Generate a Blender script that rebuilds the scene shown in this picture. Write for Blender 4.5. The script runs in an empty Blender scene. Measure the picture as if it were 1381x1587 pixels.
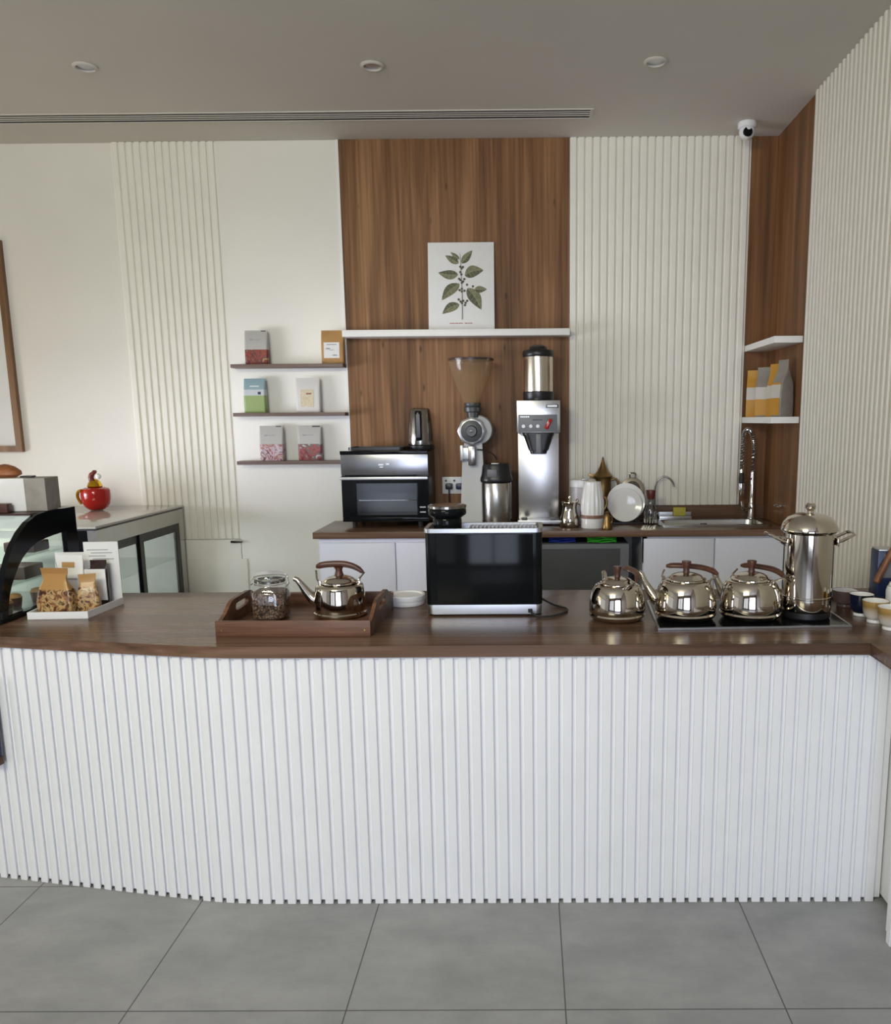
import bpy, bmesh, math, random
from mathutils import Vector, Matrix
from math import sin, cos, pi, radians

SC = bpy.context.scene
COL = SC.collection
random.seed(4)

# ------------------------------------------------------------------ camera
W, H = 1381, 1587
F_PX, CX, CY = 1243.78, 813.95, 859.41            # focal length and principal point (cropped photograph)
YAW, PITCH, ROLL = .0053, .1665, -.0077
fwd = Vector((-sin(YAW)*cos(PITCH), cos(YAW)*cos(PITCH), -sin(PITCH)))
rgt = Vector((cos(YAW), sin(YAW), 0)); upv = rgt.cross(fwd)
rgt, upv = cos(ROLL)*rgt + sin(ROLL)*upv, -sin(ROLL)*rgt + cos(ROLL)*upv
cd = bpy.data.cameras.new('camera'); cam = bpy.data.objects.new('camera', cd); COL.objects.link(cam)
cd.sensor_fit = 'VERTICAL'; cd.sensor_height = 24.0; cd.lens = F_PX/H*24.0
cd.shift_x = (W/2 - CX)/H; cd.shift_y = (CY - H/2)/H
cd.clip_start = .05
Mx = Matrix((rgt, upv, -fwd)).transposed().to_4x4(); Mx.translation = Vector((0, 0, 1.5892))
cam.matrix_world = Mx
SC.camera = cam

# ------------------------------------------------------------------ world, daylight, exposure
wd = bpy.data.worlds.new('daylight'); SC.world = wd; wd.use_nodes = True
bg = wd.node_tree.nodes['Background']; bg.inputs[0].default_value = (.86, .92, 1, 1); bg.inputs[1].default_value = .32

def area(name, loc, target, sx, sy, power, color, spread=180):
    l = bpy.data.lights.new(name, 'AREA'); l.shape = 'RECTANGLE'; l.size = sx; l.size_y = sy; l.energy = power; l.color = color; l.spread = math.radians(spread)
    o = bpy.data.objects.new(name, l); COL.objects.link(o); o.location = loc
    o.rotation_euler = (Vector(target) - Vector(loc)).to_track_quat('-Z', 'Y').to_euler()
    return o
# daylight entering by the shop windows behind the camera and in the left wall; the last one is an added fill
area('daylight_front_left', (-2.9, -3.25, 1.4), (-2.9, 5, 1.4), 2.3, 2.4, 16, (.78, .85, 1))
area('daylight_front_right', (-.1, -3.25, 1.4), (-.1, 5, 1.4), 2.3, 2.4, 140, (.735, .81, 1))
area('daylight_left', (-4.66, .65, 1.15), (5, .65, 1.15), 2.4, 1.9, 5, (1, .97, .95))
area('daylight_left_rear', (-4.66, 3.15, 1.15), (5, 3.15, 1.15), 2.4, 1.9, 18, (1, .84, .5))
area('low_fill_left', (-4.5, 3.0, .85), (-.4, 5.2, 1.2), 2.2, 1.3, 18, (.82, .85, 1), 50)  # added narrow fill that brightens the lower back wall, no window of its own
# added warm fill high behind the camera, for the upper back wall
area('warm_fill_high', (-1.6, -.8, 2.9), (-.8, 4.6, 1.4), 1.6, .6, 73, (1, .975, .76))
SC.view_settings.view_transform = 'Standard'; SC.view_settings.look = 'None'
SC.view_settings.exposure = 0.0; SC.view_settings.gamma = 1.0; SC.view_settings.use_curve_mapping = False
SC.cycles.max_bounces = 10; SC.cycles.diffuse_bounces = 5; SC.cycles.glossy_bounces = 5
SC.cycles.transmission_bounces = 8; SC.cycles.transparent_max_bounces = 16
SC.cycles.caustics_reflective = False; SC.cycles.caustics_refractive = False
SC.cycles.sample_clamp_indirect = 6.0

# ------------------------------------------------------------------ materials
def srgb(r, g, b):
    f = lambda c: (c/255/12.92) if c/255 <= .04045 else ((c/255+.055)/1.055)**2.4
    return (f(r), f(g), f(b), 1)
def new_mat(name):
    m = bpy.data.materials.new(name); m.use_nodes = True
    nt = m.node_tree; return m, nt, nt.nodes['Principled BSDF']
def N(nt, t, **k):
    n = nt.nodes.new(t)
    for a, v in k.items(): setattr(n, a, v)
    return n
def objcoord(nt, scale=(1, 1, 1)):
    tc = N(nt, 'ShaderNodeTexCoord'); mp = N(nt, 'ShaderNodeMapping'); mp.inputs['Scale'].default_value = scale
    nt.links.new(tc.outputs['Object'], mp.inputs['Vector']); return mp.outputs[0]
def ramp(nt, stops, interp='LINEAR'):
    r = N(nt, 'ShaderNodeValToRGB'); cr = r.color_ramp; cr.interpolation = interp
    while len(cr.elements) < len(stops): cr.elements.new(.5)
    for e, (p, c) in zip(cr.elements, stops): e.position = p; e.color = c
    return r
def plain(name, c, rough=.5, metal=0, var=.06, nscale=8, bump=0, spec=.5, coat=0):
    m, nt, b = new_mat(name)
    no = N(nt, 'ShaderNodeTexNoise'); no.inputs['Scale'].default_value = nscale; no.inputs['Detail'].default_value = 4
    nt.links.new(objcoord(nt), no.inputs['Vector'])
    lo = tuple(x*(1-var) for x in c[:3])+(1,); hi = tuple(min(1, x*(1+var)) for x in c[:3])+(1,)
    r = ramp(nt, [(.3, lo), (.7, hi)]); nt.links.new(no.outputs['Fac'], r.inputs[0]); nt.links.new(r.outputs[0], b.inputs['Base Color'])
    b.inputs['Roughness'].default_value = rough; b.inputs['Metallic'].default_value = metal
    b.inputs['Specular IOR Level'].default_value = spec; b.inputs['Coat Weight'].default_value = coat
    if bump:
        bp = N(nt, 'ShaderNodeBump'); bp.inputs['Strength'].default_value = bump; bp.inputs['Distance'].default_value = .002
        n2 = N(nt, 'ShaderNodeTexNoise'); n2.inputs['Scale'].default_value = nscale*14; nt.links.new(objcoord(nt), n2.inputs['Vector'])
        nt.links.new(n2.outputs['Fac'], bp.inputs['Height']); nt.links.new(bp.outputs[0], b.inputs['Normal'])
    return m
def wood(name, dark, mid, light, axis, k=9, rough=.45, spec=.5, knots=False):
    m, nt, b = new_mat(name)
    st = [k, k, k]; st[axis] = k*.055
    n1 = N(nt, 'ShaderNodeTexNoise'); n1.inputs['Scale'].default_value = 1; n1.inputs['Detail'].default_value = 5; n1.inputs['Distortion'].default_value = .5
    nt.links.new(objcoord(nt, tuple(st)), n1.inputs['Vector'])
    st2 = [k*7, k*7, k*7]; st2[axis] = k*.2
    n2 = N(nt, 'ShaderNodeTexNoise'); n2.inputs['Scale'].default_value = 1; n2.inputs['Detail'].default_value = 3
    nt.links.new(objcoord(nt, tuple(st2)), n2.inputs['Vector'])
    mx = N(nt, 'ShaderNodeMath', operation='MULTIPLY_ADD'); mx.inputs[1].default_value = .35
    nt.links.new(n2.outputs['Fac'], mx.inputs[0])
    m2 = N(nt, 'ShaderNodeMath', operation='MULTIPLY'); m2.inputs[1].default_value = .65; nt.links.new(n1.outputs['Fac'], m2.inputs[0])
    nt.links.new(m2.outputs[0], mx.inputs[2])
    r = ramp(nt, [(.33, dark), (.5, mid), (.68, light)]); nt.links.new(mx.outputs[0], r.inputs[0])
    out = r.outputs[0]
    if knots:
        sc = [9, 9, 9]; sc[axis] = 3.2
        v = N(nt, 'ShaderNodeTexVoronoi'); v.inputs['Scale'].default_value = 1; nt.links.new(objcoord(nt, tuple(sc)), v.inputs['Vector'])
        kr = ramp(nt, [(.03, (1, 1, 1, 1)), (.10, (0, 0, 0, 1))]); nt.links.new(v.outputs['Distance'], kr.inputs[0])
        gate = ramp(nt, [(.0, (0, 0, 0, 1)), (.48, (1, 1, 1, 1))], 'CONSTANT'); nt.links.new(v.outputs['Color'], gate.inputs[0])
        mu = N(nt, 'ShaderNodeMath', operation='MULTIPLY'); nt.links.new(kr.outputs[0], mu.inputs[0]); nt.links.new(gate.outputs[0], mu.inputs[1])
        m3 = N(nt, 'ShaderNodeMath', operation='MULTIPLY'); m3.inputs[1].default_value = .75; nt.links.new(mu.outputs[0], m3.inputs[0])
        mi = N(nt, 'ShaderNodeMix', data_type='RGBA'); nt.links.new(m3.outputs[0], mi.inputs[0]); nt.links.new(out, mi.inputs[6]); mi.inputs[7].default_value = tuple(x*.5 for x in dark[:3])+(1,); out = mi.outputs[2]
    nt.links.new(out, b.inputs['Base Color']); b.inputs['Roughness'].default_value = rough
    b.inputs['Specular IOR Level'].default_value = spec
    return m
def metal(name, c, rough, aniso=0, streak=None):
    m, nt, b = new_mat(name); b.inputs['Metallic'].default_value = 1
    no = N(nt, 'ShaderNodeTexNoise'); no.inputs['Scale'].default_value = 1; no.inputs['Detail'].default_value = 3
    nt.links.new(objcoord(nt, streak or (14, 14, 14)), no.inputs['Vector'])
    r = ramp(nt, [(.3, tuple(x*.92 for x in c[:3])+(1,)), (.7, c)]); nt.links.new(no.outputs['Fac'], r.inputs[0]); nt.links.new(r.outputs[0], b.inputs['Base Color'])
    b.inputs['Roughness'].default_value = rough
    return m
def glass(name, tint=(1, 1, 1, 1), refl=.08, rough=.03):
    m = bpy.data.materials.new(name); m.use_nodes = True; nt = m.node_tree; nt.nodes.clear()
    o = N(nt, 'ShaderNodeOutputMaterial'); t = N(nt, 'ShaderNodeBsdfTransparent'); g = N(nt, 'ShaderNodeBsdfGlossy'); mx = N(nt, 'ShaderNodeMixShader')
    t.inputs[0].default_value = tint; g.inputs['Roughness'].default_value = rough
    fr = N(nt, 'ShaderNodeFresnel'); fr.inputs['IOR'].default_value = 1.45
    ad = N(nt, 'ShaderNodeMath', operation='ADD'); ad.inputs[1].default_value = refl; ad.use_clamp = True
    ge = N(nt, 'ShaderNodeNewGeometry'); iv = N(nt, 'ShaderNodeMath', operation='SUBTRACT'); iv.inputs[0].default_value = 1; nt.links.new(ge.outputs['Backfacing'], iv.inputs[1])
    ml = N(nt, 'ShaderNodeMath', operation='MULTIPLY'); nt.links.new(ad.outputs[0], ml.inputs[0]); nt.links.new(iv.outputs[0], ml.inputs[1])
    nt.links.new(fr.outputs[0], ad.inputs[0]); nt.links.new(ml.outputs[0], mx.inputs[0])
    nt.links.new(t.outputs[0], mx.inputs[1]); nt.links.new(g.outputs[0], mx.inputs[2]); nt.links.new(mx.outputs[0], o.inputs[0])
    return m
def cloudy(name, tint, body, k):
    """slightly milky clear plastic"""
    m = glass(name, tint, .02, .15); nt = m.node_tree
    out = [n for n in nt.nodes if n.type == 'OUTPUT_MATERIAL'][0]; old = out.inputs[0].links[0].from_socket
    d = N(nt, 'ShaderNodeBsdfDiffuse'); d.inputs[0].default_value = body; mx = N(nt, 'ShaderNodeMixShader'); mx.inputs[0].default_value = k
    nt.links.new(old, mx.inputs[1]); nt.links.new(d.outputs[0], mx.inputs[2]); nt.links.new(mx.outputs[0], out.inputs[0]); return m
def zones(name, h, stops, pattern=None, rough=.45):
    """printed pack: colour bands by height (z / h); pattern=(z0, z1, [colours]) is a mottled printed picture"""
    m, nt, b = new_mat(name)
    tc = N(nt, 'ShaderNodeTexCoord'); sp = N(nt, 'ShaderNodeSeparateXYZ'); nt.links.new(tc.outputs['Object'], sp.inputs[0])
    dv = N(nt, 'ShaderNodeMath', operation='DIVIDE'); dv.inputs[1].default_value = h; nt.links.new(sp.outputs['Z'], dv.inputs[0])
    r = ramp(nt, stops, 'CONSTANT'); nt.links.new(dv.outputs[0], r.inputs[0]); out = r.outputs[0]
    if pattern:
        z0, z1, cols, sc = pattern
        no = N(nt, 'ShaderNodeTexNoise'); no.inputs['Scale'].default_value = sc; no.inputs['Detail'].default_value = 3; no.inputs['Distortion'].default_value = 1.2
        nt.links.new(tc.outputs['Object'], no.inputs['Vector'])
        n = len(cols); pr = ramp(nt, [(.36+.28*i/max(1, n-1), c) for i, c in enumerate(cols)]); nt.links.new(no.outputs['Fac'], pr.inputs[0])
        mask = ramp(nt, [(0, (0, 0, 0, 1)), (max(z0, .001), (1, 1, 1, 1)), (z1, (0, 0, 0, 1))], 'CONSTANT'); nt.links.new(dv.outputs[0], mask.inputs[0])
        mi = N(nt, 'ShaderNodeMix', data_type='RGBA'); nt.links.new(mask.outputs[0], mi.inputs[0]); nt.links.new(out, mi.inputs[6]); nt.links.new(pr.outputs[0], mi.inputs[7]); out = mi.outputs[2]
    nt.links.new(out, b.inputs['Base Color']); b.inputs['Roughness'].default_value = rough
    return m

M = {}
M['far_wall'] = plain('brown_grey_wall', srgb(112, 98, 86), .6, var=.05)
M['cream_wall'] = plain('cream_wall', (.78, .755, .695, 1), .6, var=.02, nscale=3)
M['white_wall'] = plain('white_wall', (.84, .825, .77, 1), .35, var=.015, nscale=3)
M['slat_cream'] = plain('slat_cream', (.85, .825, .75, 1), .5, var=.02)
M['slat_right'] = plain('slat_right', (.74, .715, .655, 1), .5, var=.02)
M['slat_white'] = plain('slat_white', (.82, .825, .845, 1), .45, var=.015)
M['ceiling'] = plain('ceiling_paint', (.66, .625, .575, 1), .8, var=.02, nscale=2)
M['white'] = plain('white_laminate', (.76, .785, .90, 1), .35, var=.01)
M['shelf_white'] = plain('shelf_white', (.84, .83, .80, 1), .4, var=.01)
M['ceramic'] = plain('white_ceramic', (.86, .86, .85, 1), .12, var=.01)
M['plastic_white'] = plain('white_plastic', (.85, .86, .88, 1), .3, var=.01)
M['black'] = plain('black_plastic', (.012, .012, .014, 1), .35, var=.1)
M['black_gloss'] = plain('black_gloss', (.007, .008, .009, 1), .10, var=.1, spec=.12)
M['dark_grey'] = plain('dark_grey_metal', (.075, .078, .08, 1), .4, metal=.3)
M['grey'] = plain('grey_plastic', (.16, .165, .18, 1), .4)
M['panel_wood'] = wood('panel_wood', srgb(80, 53, 31), srgb(130, 92, 60), srgb(172, 130, 92), 2, k=8, rough=.5, spec=.25, knots=True)
M['niche_wood'] = wood('niche_wood', srgb(86, 58, 34), srgb(124, 86, 54), srgb(150, 110, 74), 2, k=8, rough=.5, spec=.3)
M['counter_wood'] = wood('counter_wood', srgb(70, 51, 40), srgb(104, 79, 63), srgb(132, 105, 87), 0, k=9, rough=.26, spec=.32)
M['shelf_wood'] = wood('shelf_wood', srgb(84, 66, 60), srgb(108, 88, 80), srgb(130, 108, 98), 0, k=9)
M['tray_wood'] = wood('tray_wood', srgb(60, 38, 26), srgb(104, 70, 50), srgb(142, 102, 76), 0, k=22, rough=.45)
M['handle_wood'] = wood('handle_wood', srgb(46, 26, 19), srgb(78, 46, 35), srgb(102, 66, 50), 0, k=30, rough=.35)
M['steel'] = metal('polished_steel', (.66, .61, .535, 1), .07)
M['steel_soft'] = metal('brushed_steel', (.54, .53, .51, 1), .25, streak=(60, 60, 3))
M['silver'] = metal('satin_silver', (.56, .57, .59, 1), .38)
M['chrome'] = metal('chrome', (.82, .82, .82, 1), .06)
M['dark_steel'] = metal('dark_steel', (.30, .28, .26, 1), .2)
M['brass'] = metal('brass', srgb(152, 124, 82), .36)
M['gold'] = metal('gold', srgb(230, 180, 60), .2)
M['grinder_paint'] = plain('grinder_paint', (.44, .43, .41, 1), .3)
M['glass'] = glass('clear_glass')
M['case_glass'] = glass('case_glass', (.93, .955, .94, 1), .03)
M['jar_glass'] = glass('jar_glass', (.96, .97, .97, 1), .05)
M['smoke'] = cloudy('smoked_plastic', (.95, .90, .83, 1), srgb(186, 160, 128), .26)
M['oven_glass'] = glass('oven_glass', (.86, .88, .92, 1), .05, .12)
M['red'] = plain('red_glaze', srgb(170, 30, 24), .1, var=.06)
M['maroon'] = plain('brown_glaze', srgb(112, 44, 32), .2)
M['kraft'] = plain('kraft_paper', srgb(176, 134, 80), .6, var=.12, nscale=14)
M['paper'] = plain('white_paper', (.80, .80, .79, 1), .6, var=.02)
M['ink'] = plain('dark_ink', (.05, .05, .07, 1), .6)
M['ink_soft'] = plain('grey_ink', (.35, .34, .36, 1), .6)
M['red_ink'] = plain('red_ink', srgb(160, 70, 70), .6)
M['blue_cloth'] = plain('blue_cloth', srgb(28, 52, 160), .9, var=.2, nscale=40, bump=.5)
M['green_cloth'] = plain('green_cloth', srgb(52, 176, 40), .9, var=.2, nscale=40, bump=.5)
M['sponge'] = plain('yellow_sponge', srgb(196, 182, 84), .9, var=.15, nscale=60, bump=.5)
M['cocoa'] = plain('dark_cake', srgb(52, 30, 24), .6, var=.3, nscale=40)
M['rubber'] = plain('black_rubber', (.02, .02, .02, 1), .6)
M['frame_wood'] = wood('frame_wood', srgb(96, 66, 40), srgb(128, 92, 60), srgb(150, 112, 76), 2, k=20)
M['canvas'] = plain('pale_canvas', (.74, .73, .72, 1), .7, var=.03)
M['navy'] = plain('navy_board', srgb(30, 44, 82), .35, var=.1)
M['navy_glaze'] = plain('navy_glaze', srgb(22, 30, 52), .15)
M['brown_rim'] = plain('brown_band', srgb(140, 104, 88), .4)
M['slot_shade'] = plain('slot_shade_paint', (.03, .03, .035, 1), .8)

def tile_mat():
    m, nt, b = new_mat('grey_floor_tile')
    tc = N(nt, 'ShaderNodeTexCoord'); sp = N(nt, 'ShaderNodeSeparateXYZ'); nt.links.new(tc.outputs['Object'], sp.inputs[0])
    def grout(sock, off):
        a = N(nt, 'ShaderNodeMath', operation='SUBTRACT'); a.inputs[1].default_value = off; nt.links.new(sock, a.inputs[0])
        d = N(nt, 'ShaderNodeMath', operation='DIVIDE'); d.inputs[1].default_value = .6; nt.links.new(a.outputs[0], d.inputs[0])
        r = N(nt, 'ShaderNodeMath', operation='ADD'); r.inputs[1].default_value = .5; nt.links.new(d.outputs[0], r.inputs[0])
        fl = N(nt, 'ShaderNodeMath', operation='FRACT'); nt.links.new(r.outputs[0], fl.inputs[0])
        s = N(nt, 'ShaderNodeMath', operation='SUBTRACT'); s.inputs[1].default_value = .5; nt.links.new(fl.outputs[0], s.inputs[0])
        ab = N(nt, 'ShaderNodeMath', operation='ABSOLUTE'); nt.links.new(s.outputs[0], ab.inputs[0])
        lt = N(nt, 'ShaderNodeMath', operation='LESS_THAN'); lt.inputs[1].default_value = .0032; nt.links.new(ab.outputs[0], lt.inputs[0])
        return lt.outputs[0]
    mxx = N(nt, 'ShaderNodeMath', operation='MAXIMUM'); nt.links.new(grout(sp.outputs['X'], -1.1095), mxx.inputs[0]); nt.links.new(grout(sp.outputs['Y'], 1.9548), mxx.inputs[1])
    n1 = N(nt, 'ShaderNodeTexNoise'); n1.inputs['Scale'].default_value = 3.5; n1.inputs['Detail'].default_value = 7; n1.inputs['Roughness'].default_value = .65
    nt.links.new(objcoord(nt, (1, 1.6, 1)), n1.inputs['Vector'])
    r = ramp(nt, [(.3, srgb(132, 133, 134)), (.7, srgb(158, 158, 159))]); nt.links.new(n1.outputs['Fac'], r.inputs[0])
    mi = N(nt, 'ShaderNodeMix', data_type='RGBA'); nt.links.new(mxx.outputs[0], mi.inputs[0]); nt.links.new(r.outputs[0], mi.inputs[6]); mi.inputs[7].default_value = srgb(78, 76, 76)
    nt.links.new(mi.outputs[2], b.inputs['Base Color']); b.inputs['Roughness'].default_value = .45
    return m
M['tile'] = tile_mat()

# ------------------------------------------------------------------ mesh helpers
class MB:
    def __init__(s): s.bm = bmesh.new(); s.mats = []
    def _mi(s, faces, mi):
        for f in faces: f.material_index = mi
    def box(s, x0, x1, y0, y1, z0, z1, bev=0, mi=0, seg=2):
        r = bmesh.ops.create_cube(s.bm, size=1)
        vs = r['verts']
        for v in vs:
            v.co = Vector(((x0+x1)/2+v.co.x*(x1-x0), (y0+y1)/2+v.co.y*(y1-y0), (z0+z1)/2+v.co.z*(z1-z0)))
        fs = {f for v in vs for f in v.link_faces}; s._mi(fs, mi)
        if bev:
            es = list({e for v in vs for e in v.link_edges})
            bmesh.ops.bevel(s.bm, geom=es, offset=bev, segments=seg, affect='EDGES', profile=.6)
        return s
    def rings(s, rings, closed=True, cap=True, mi=0):
        R = [[s.bm.verts.new(p) for p in ring] for ring in rings]; n = len(R[0]); fs = []
        for a, b in zip(R, R[1:]):
            for i in range(n if closed else n-1):
                j = (i+1) % n
                try: fs.append(s.bm.faces.new((a[i], a[j], b[j], b[i])))
                except ValueError: pass
        if cap and closed:
            fs.append(s.bm.faces.new(R[0][::-1])); fs.append(s.bm.faces.new(R[-1]))
        s._mi(fs, mi); return s
    def lathe(s, prof, n=40, c=(0, 0, 0), mi=0, cap=True, sx=1, sy=1):
        rings = [[(c[0]+max(r, 1e-4)*sx*cos(2*pi*i/n), c[1]+max(r, 1e-4)*sy*sin(2*pi*i/n), c[2]+z) for i in range(n)] for r, z in prof]
        return s.rings(rings, True, cap, mi)
    def tube(s, pts, r, n=10, mi=0, closed=False):
        pts = [Vector(p) for p in pts]; rr = r if isinstance(r, (list, tuple)) else [r]*len(pts)
        rings = []; up = None
        for i, p in enumerate(pts):
            a = pts[i-1] if (i > 0 or closed) else p; b = pts[(i+1) % len(pts)] if (i < len(pts)-1 or closed) else p
            t = (b-a).normalized()
            if up is None: up = t.orthogonal().normalized()
            up = (up - t*up.dot(t)); up = up.normalized() if up.length > 1e-6 else t.orthogonal().normalized()
            q = t.cross(up)
            rings.append([p+rr[i]*(cos(2*pi*k/n)*up+sin(2*pi*k/n)*q) for k in range(n)])
        if closed: rings.append(rings[0])
        return s.rings(rings, True, not closed, mi)
    def prism(s, poly, axis, a, b, mi=0, bev=0):
        """poly 2-D; axis 'z': (x,y) z a..b ; 'y': (x,z) ; 'x': (y,z)"""
        f = {'z': lambda p, t: (p[0], p[1], t), 'y': lambda p, t: (p[0], t, p[1]), 'x': lambda p, t: (t, p[0], p[1])}[axis]
        V0 = [s.bm.verts.new(f(p, a)) for p in poly]; V1 = [s.bm.verts.new(f(p, b)) for p in poly]; n = len(poly)
        fs = [s.bm.faces.new((V0[i], V0[(i+1) % n], V1[(i+1) % n], V1[i])) for i in range(n)]
        c0 = s.bm.faces.new(V0[::-1]); c1 = s.bm.faces.new(V1); s._mi(fs+[c0, c1], mi)
        if bev:
            bmesh.ops.bevel(s.bm, geom=list(c0.edges)+list(c1.edges), offset=bev, segments=2, affect='EDGES', profile=.6)
        return s
    def frame(s, outer, inner, axis, a, b, mi=0):
        """two polygons with the same count -> extruded ring"""
        f = {'z': lambda p, t: (p[0], p[1], t), 'y': lambda p, t: (p[0], t, p[1]), 'x': lambda p, t: (t, p[0], p[1])}[axis]
        n = len(outer); O0 = [s.bm.verts.new(f(p, a)) for p in outer]; O1 = [s.bm.verts.new(f(p, b)) for p in outer]
        I0 = [s.bm.verts.new(f(p, a)) for p in inner]; I1 = [s.bm.verts.new(f(p, b)) for p in inner]; fs = []
        for i in range(n):
            j = (i+1) % n
            for q in ((O0[i], O0[j], O1[j], O1[i]), (I0[j], I0[i], I1[i], I1[j]), (O0[j], O0[i], I0[i], I0[j]), (O1[i], O1[j], I1[j], I1[i])): fs.append(s.bm.faces.new(q))
        s._mi(fs, mi); return s
    def xf(s, mat):
        bmesh.ops.transform(s.bm, matrix=mat, verts=s.bm.verts[:]); return s
    def join(s, other):
        me = bpy.data.meshes.new('t'); other.bm.to_mesh(me); s.bm.from_mesh(me); bpy.data.meshes.remove(me); return s
    def build(s, name, mats, parent=None, loc=None, sharp=38, label=None):
        bmesh.ops.remove_doubles(s.bm, verts=s.bm.verts[:], dist=1e-5)
        bmesh.ops.recalc_face_normals(s.bm, faces=s.bm.faces[:])
        th = radians(sharp)
        for f in s.bm.faces: f.smooth = True
        for e in s.bm.edges:
            if len(e.link_faces) != 2 or e.calc_face_angle(0) > th: e.smooth = False
        me = bpy.data.meshes.new(name); s.bm.to_mesh(me); s.bm.free()
        for m in (mats if isinstance(mats, (list, tuple)) else [mats]): me.materials.append(M[m] if isinstance(m, str) else m)
        o = bpy.data.objects.new(name, me); COL.objects.link(o)
        if parent: o.parent = parent
        if loc: o.location = loc
        if label: o['label'] = label
        return o
def rrect(w, d, r, n=5, cx=0, cy=0):
    out = []
    for sx, sy, a0 in ((1, 1, 0), (-1, 1, 90), (-1, -1, 180), (1, -1, 270)):
        for i in range(n+1):
            a = radians(a0+90*i/n); out.append((cx+sx*(w/2-r)+r*cos(a), cy+sy*(d/2-r)+r*sin(a)))
    return out
def smooth(pts, n=6):
    P_ = [Vector(p) for p in pts]; out = []
    for i in range(len(P_)-1):
        p0, p1, p2, p3 = P_[max(0, i-1)], P_[i], P_[i+1], P_[min(len(P_)-1, i+2)]
        for k in range(n):
            u = k/n; out.append(.5*((2*p1)+(-p0+p2)*u+(2*p0-5*p1+4*p2-p3)*u*u+(-p0+3*p1-3*p2+p3)*u**3))
    return out+[P_[-1]]
def thing(name, label, cat, loc=(0, 0, 0), rotz=0, group=None):
    o = bpy.data.objects.new(name, None); COL.objects.link(o); o.empty_display_size = .05
    o.location = loc; o.rotation_euler = (0, 0, radians(rotz)); o['label'] = label; o['category'] = cat
    if group: o['group'] = group
    return o
def tag(o, label, cat, group=None):
    o['label'] = label; o['category'] = cat
    if group: o['group'] = group
    return o
def struct(o, label=None):
    o['kind'] = 'structure'
    if label: o['label'] = label
    return o

# ------------------------------------------------------------------ dimensions (metres)
FT, BT = .892, .95                # front and back worktop heights
YB, XR, ZC = 5.2, 1.53, 3.262     # back wall, right wall, ceiling
XL, YF = -4.6, -3.2               # left wall, window wall behind the camera

# ------------------------------------------------------------------ room shell
struct(MB().box(XL-.1, XR+.1, YF-.1, YB+.1, -.08, 0).build('floor', 'tile'), 'grey square floor tiles with thin dark grout lines')
struct(MB().box(XL-.1, XR+.1, YF-.1, YB+.1, ZC, ZC+.08).build('ceiling', 'ceiling'), 'flat grey painted ceiling')
struct(MB().box(XL-.1, XR+.1, YB, YB+.1, 0, ZC).build('wall_back', 'cream_wall'), 'cream back wall behind the counter')
struct(MB().box(XR, XR+.1, YF, YB, 0, ZC).build('wall_right', 'cream_wall'), 'right hand wall')
# left wall with one window opening, front wall with two
lw = MB(); lw.box(XL-.1, XL, YF, -.6, 0, ZC).box(XL-.1, XL, 4.4, YB, 0, ZC).box(XL-.1, XL, -.6, 4.4, 0, .15).box(XL-.1, XL, -.6, 4.4, 2.15, ZC)
struct(lw.build('wall_left', 'cream_wall'))
fw = MB(); fw.box(XL, -4.05, YF-.1, YF, 0, ZC).box(-1.75, -1.25, YF-.1, YF, 0, ZC).box(1.05, XR, YF-.1, YF, 0, ZC)
fw.box(-4.05, -1.75, YF-.1, YF, 0, .2).box(-1.25, 1.05, YF-.1, YF, 0, .2).box(-4.05, -1.75, YF-.1, YF, 2.6, ZC).box(-1.25, 1.05, YF-.1, YF, 2.6, ZC)
struct(fw.build('wall_front', 'far_wall'))
def window_frame(name, m): struct(m.build(name, 'black'))
for k, (x0, x1) in enumerate(((-4.05, -1.75), (-1.25, 1.05))):
    m = MB(); xm = (x0+x1)/2
    for a in (x0, xm-.05, x1-.08): m.box(a, a+.08, YF-.03, YF+.03, .2, 2.6)
    m.box(x0, x1, YF-.03, YF+.03, .2, .28).box(x0, x1, YF-.03, YF+.03, 2.52, 2.6)
    window_frame('window_%d' % (k+1), m)
m = MB()
for a in (-.6, 1.86, 4.32): m.box(XL-.03, XL+.03, a, a+.08, .15, 2.15)
m.box(XL-.03, XL+.03, -.6, 4.4, .15, .23).box(XL-.03, XL+.03, -.6, 4.4, 2.07, 2.15)
window_frame('window_3', m)

def slats(path, s0, s1, pitch, sw, depth, z0, z1, ch=.0025):
    """raised vertical slats along path(s) -> (x, y, nx, ny); n points to the viewer; the face of a slat lies on the path"""
    m = MB(); s = s0
    while s + sw <= s1 + 1e-6:
        x0, y0, nx, ny = path(s); x1, y1, mx, my = path(s+sw)
        tx, ty = (x1-x0)/sw, (y1-y0)/sw
        poly = [(x0-depth*nx, y0-depth*ny), (x0-ch*nx, y0-ch*ny), (x0+ch*tx, y0+ch*ty), (x1-ch*tx, y1-ch*ty), (x1-ch*mx, y1-ch*my), (x1-depth*mx, y1-depth*my)]
        m.prism(poly, 'z', z0, z1); s += pitch
    return m
# trim_1: narrow slats on the left part of the back wall, trim_2: smooth white panel right of them
p = slats(lambda s: (s, YB-.022, 0, -1), -2.508, -1.885, .0447, .0335, .014, .835, ZC-.001, .004)
p.box(-2.52, -1.885, YB-.009, YB-.0002, .835, ZC-.001)
struct(p.build('trim_1', 'slat_cream'), 'narrow cream vertical slats on the back wall left of the small shelves')
p = MB().box(-1.882, -1.152, YB-.022, YB-.0002, 0, ZC-.001, .002)
struct(p.build('trim_2', 'white_wall'), 'smooth off-white panel behind the small shelves')
p = MB().box(-2.52, -1.885, YB-.022, YB-.0002, 0, .831, .002)
struct(p.build('trim_3', 'white_wall'), 'plain white panel under the left slats')
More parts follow.
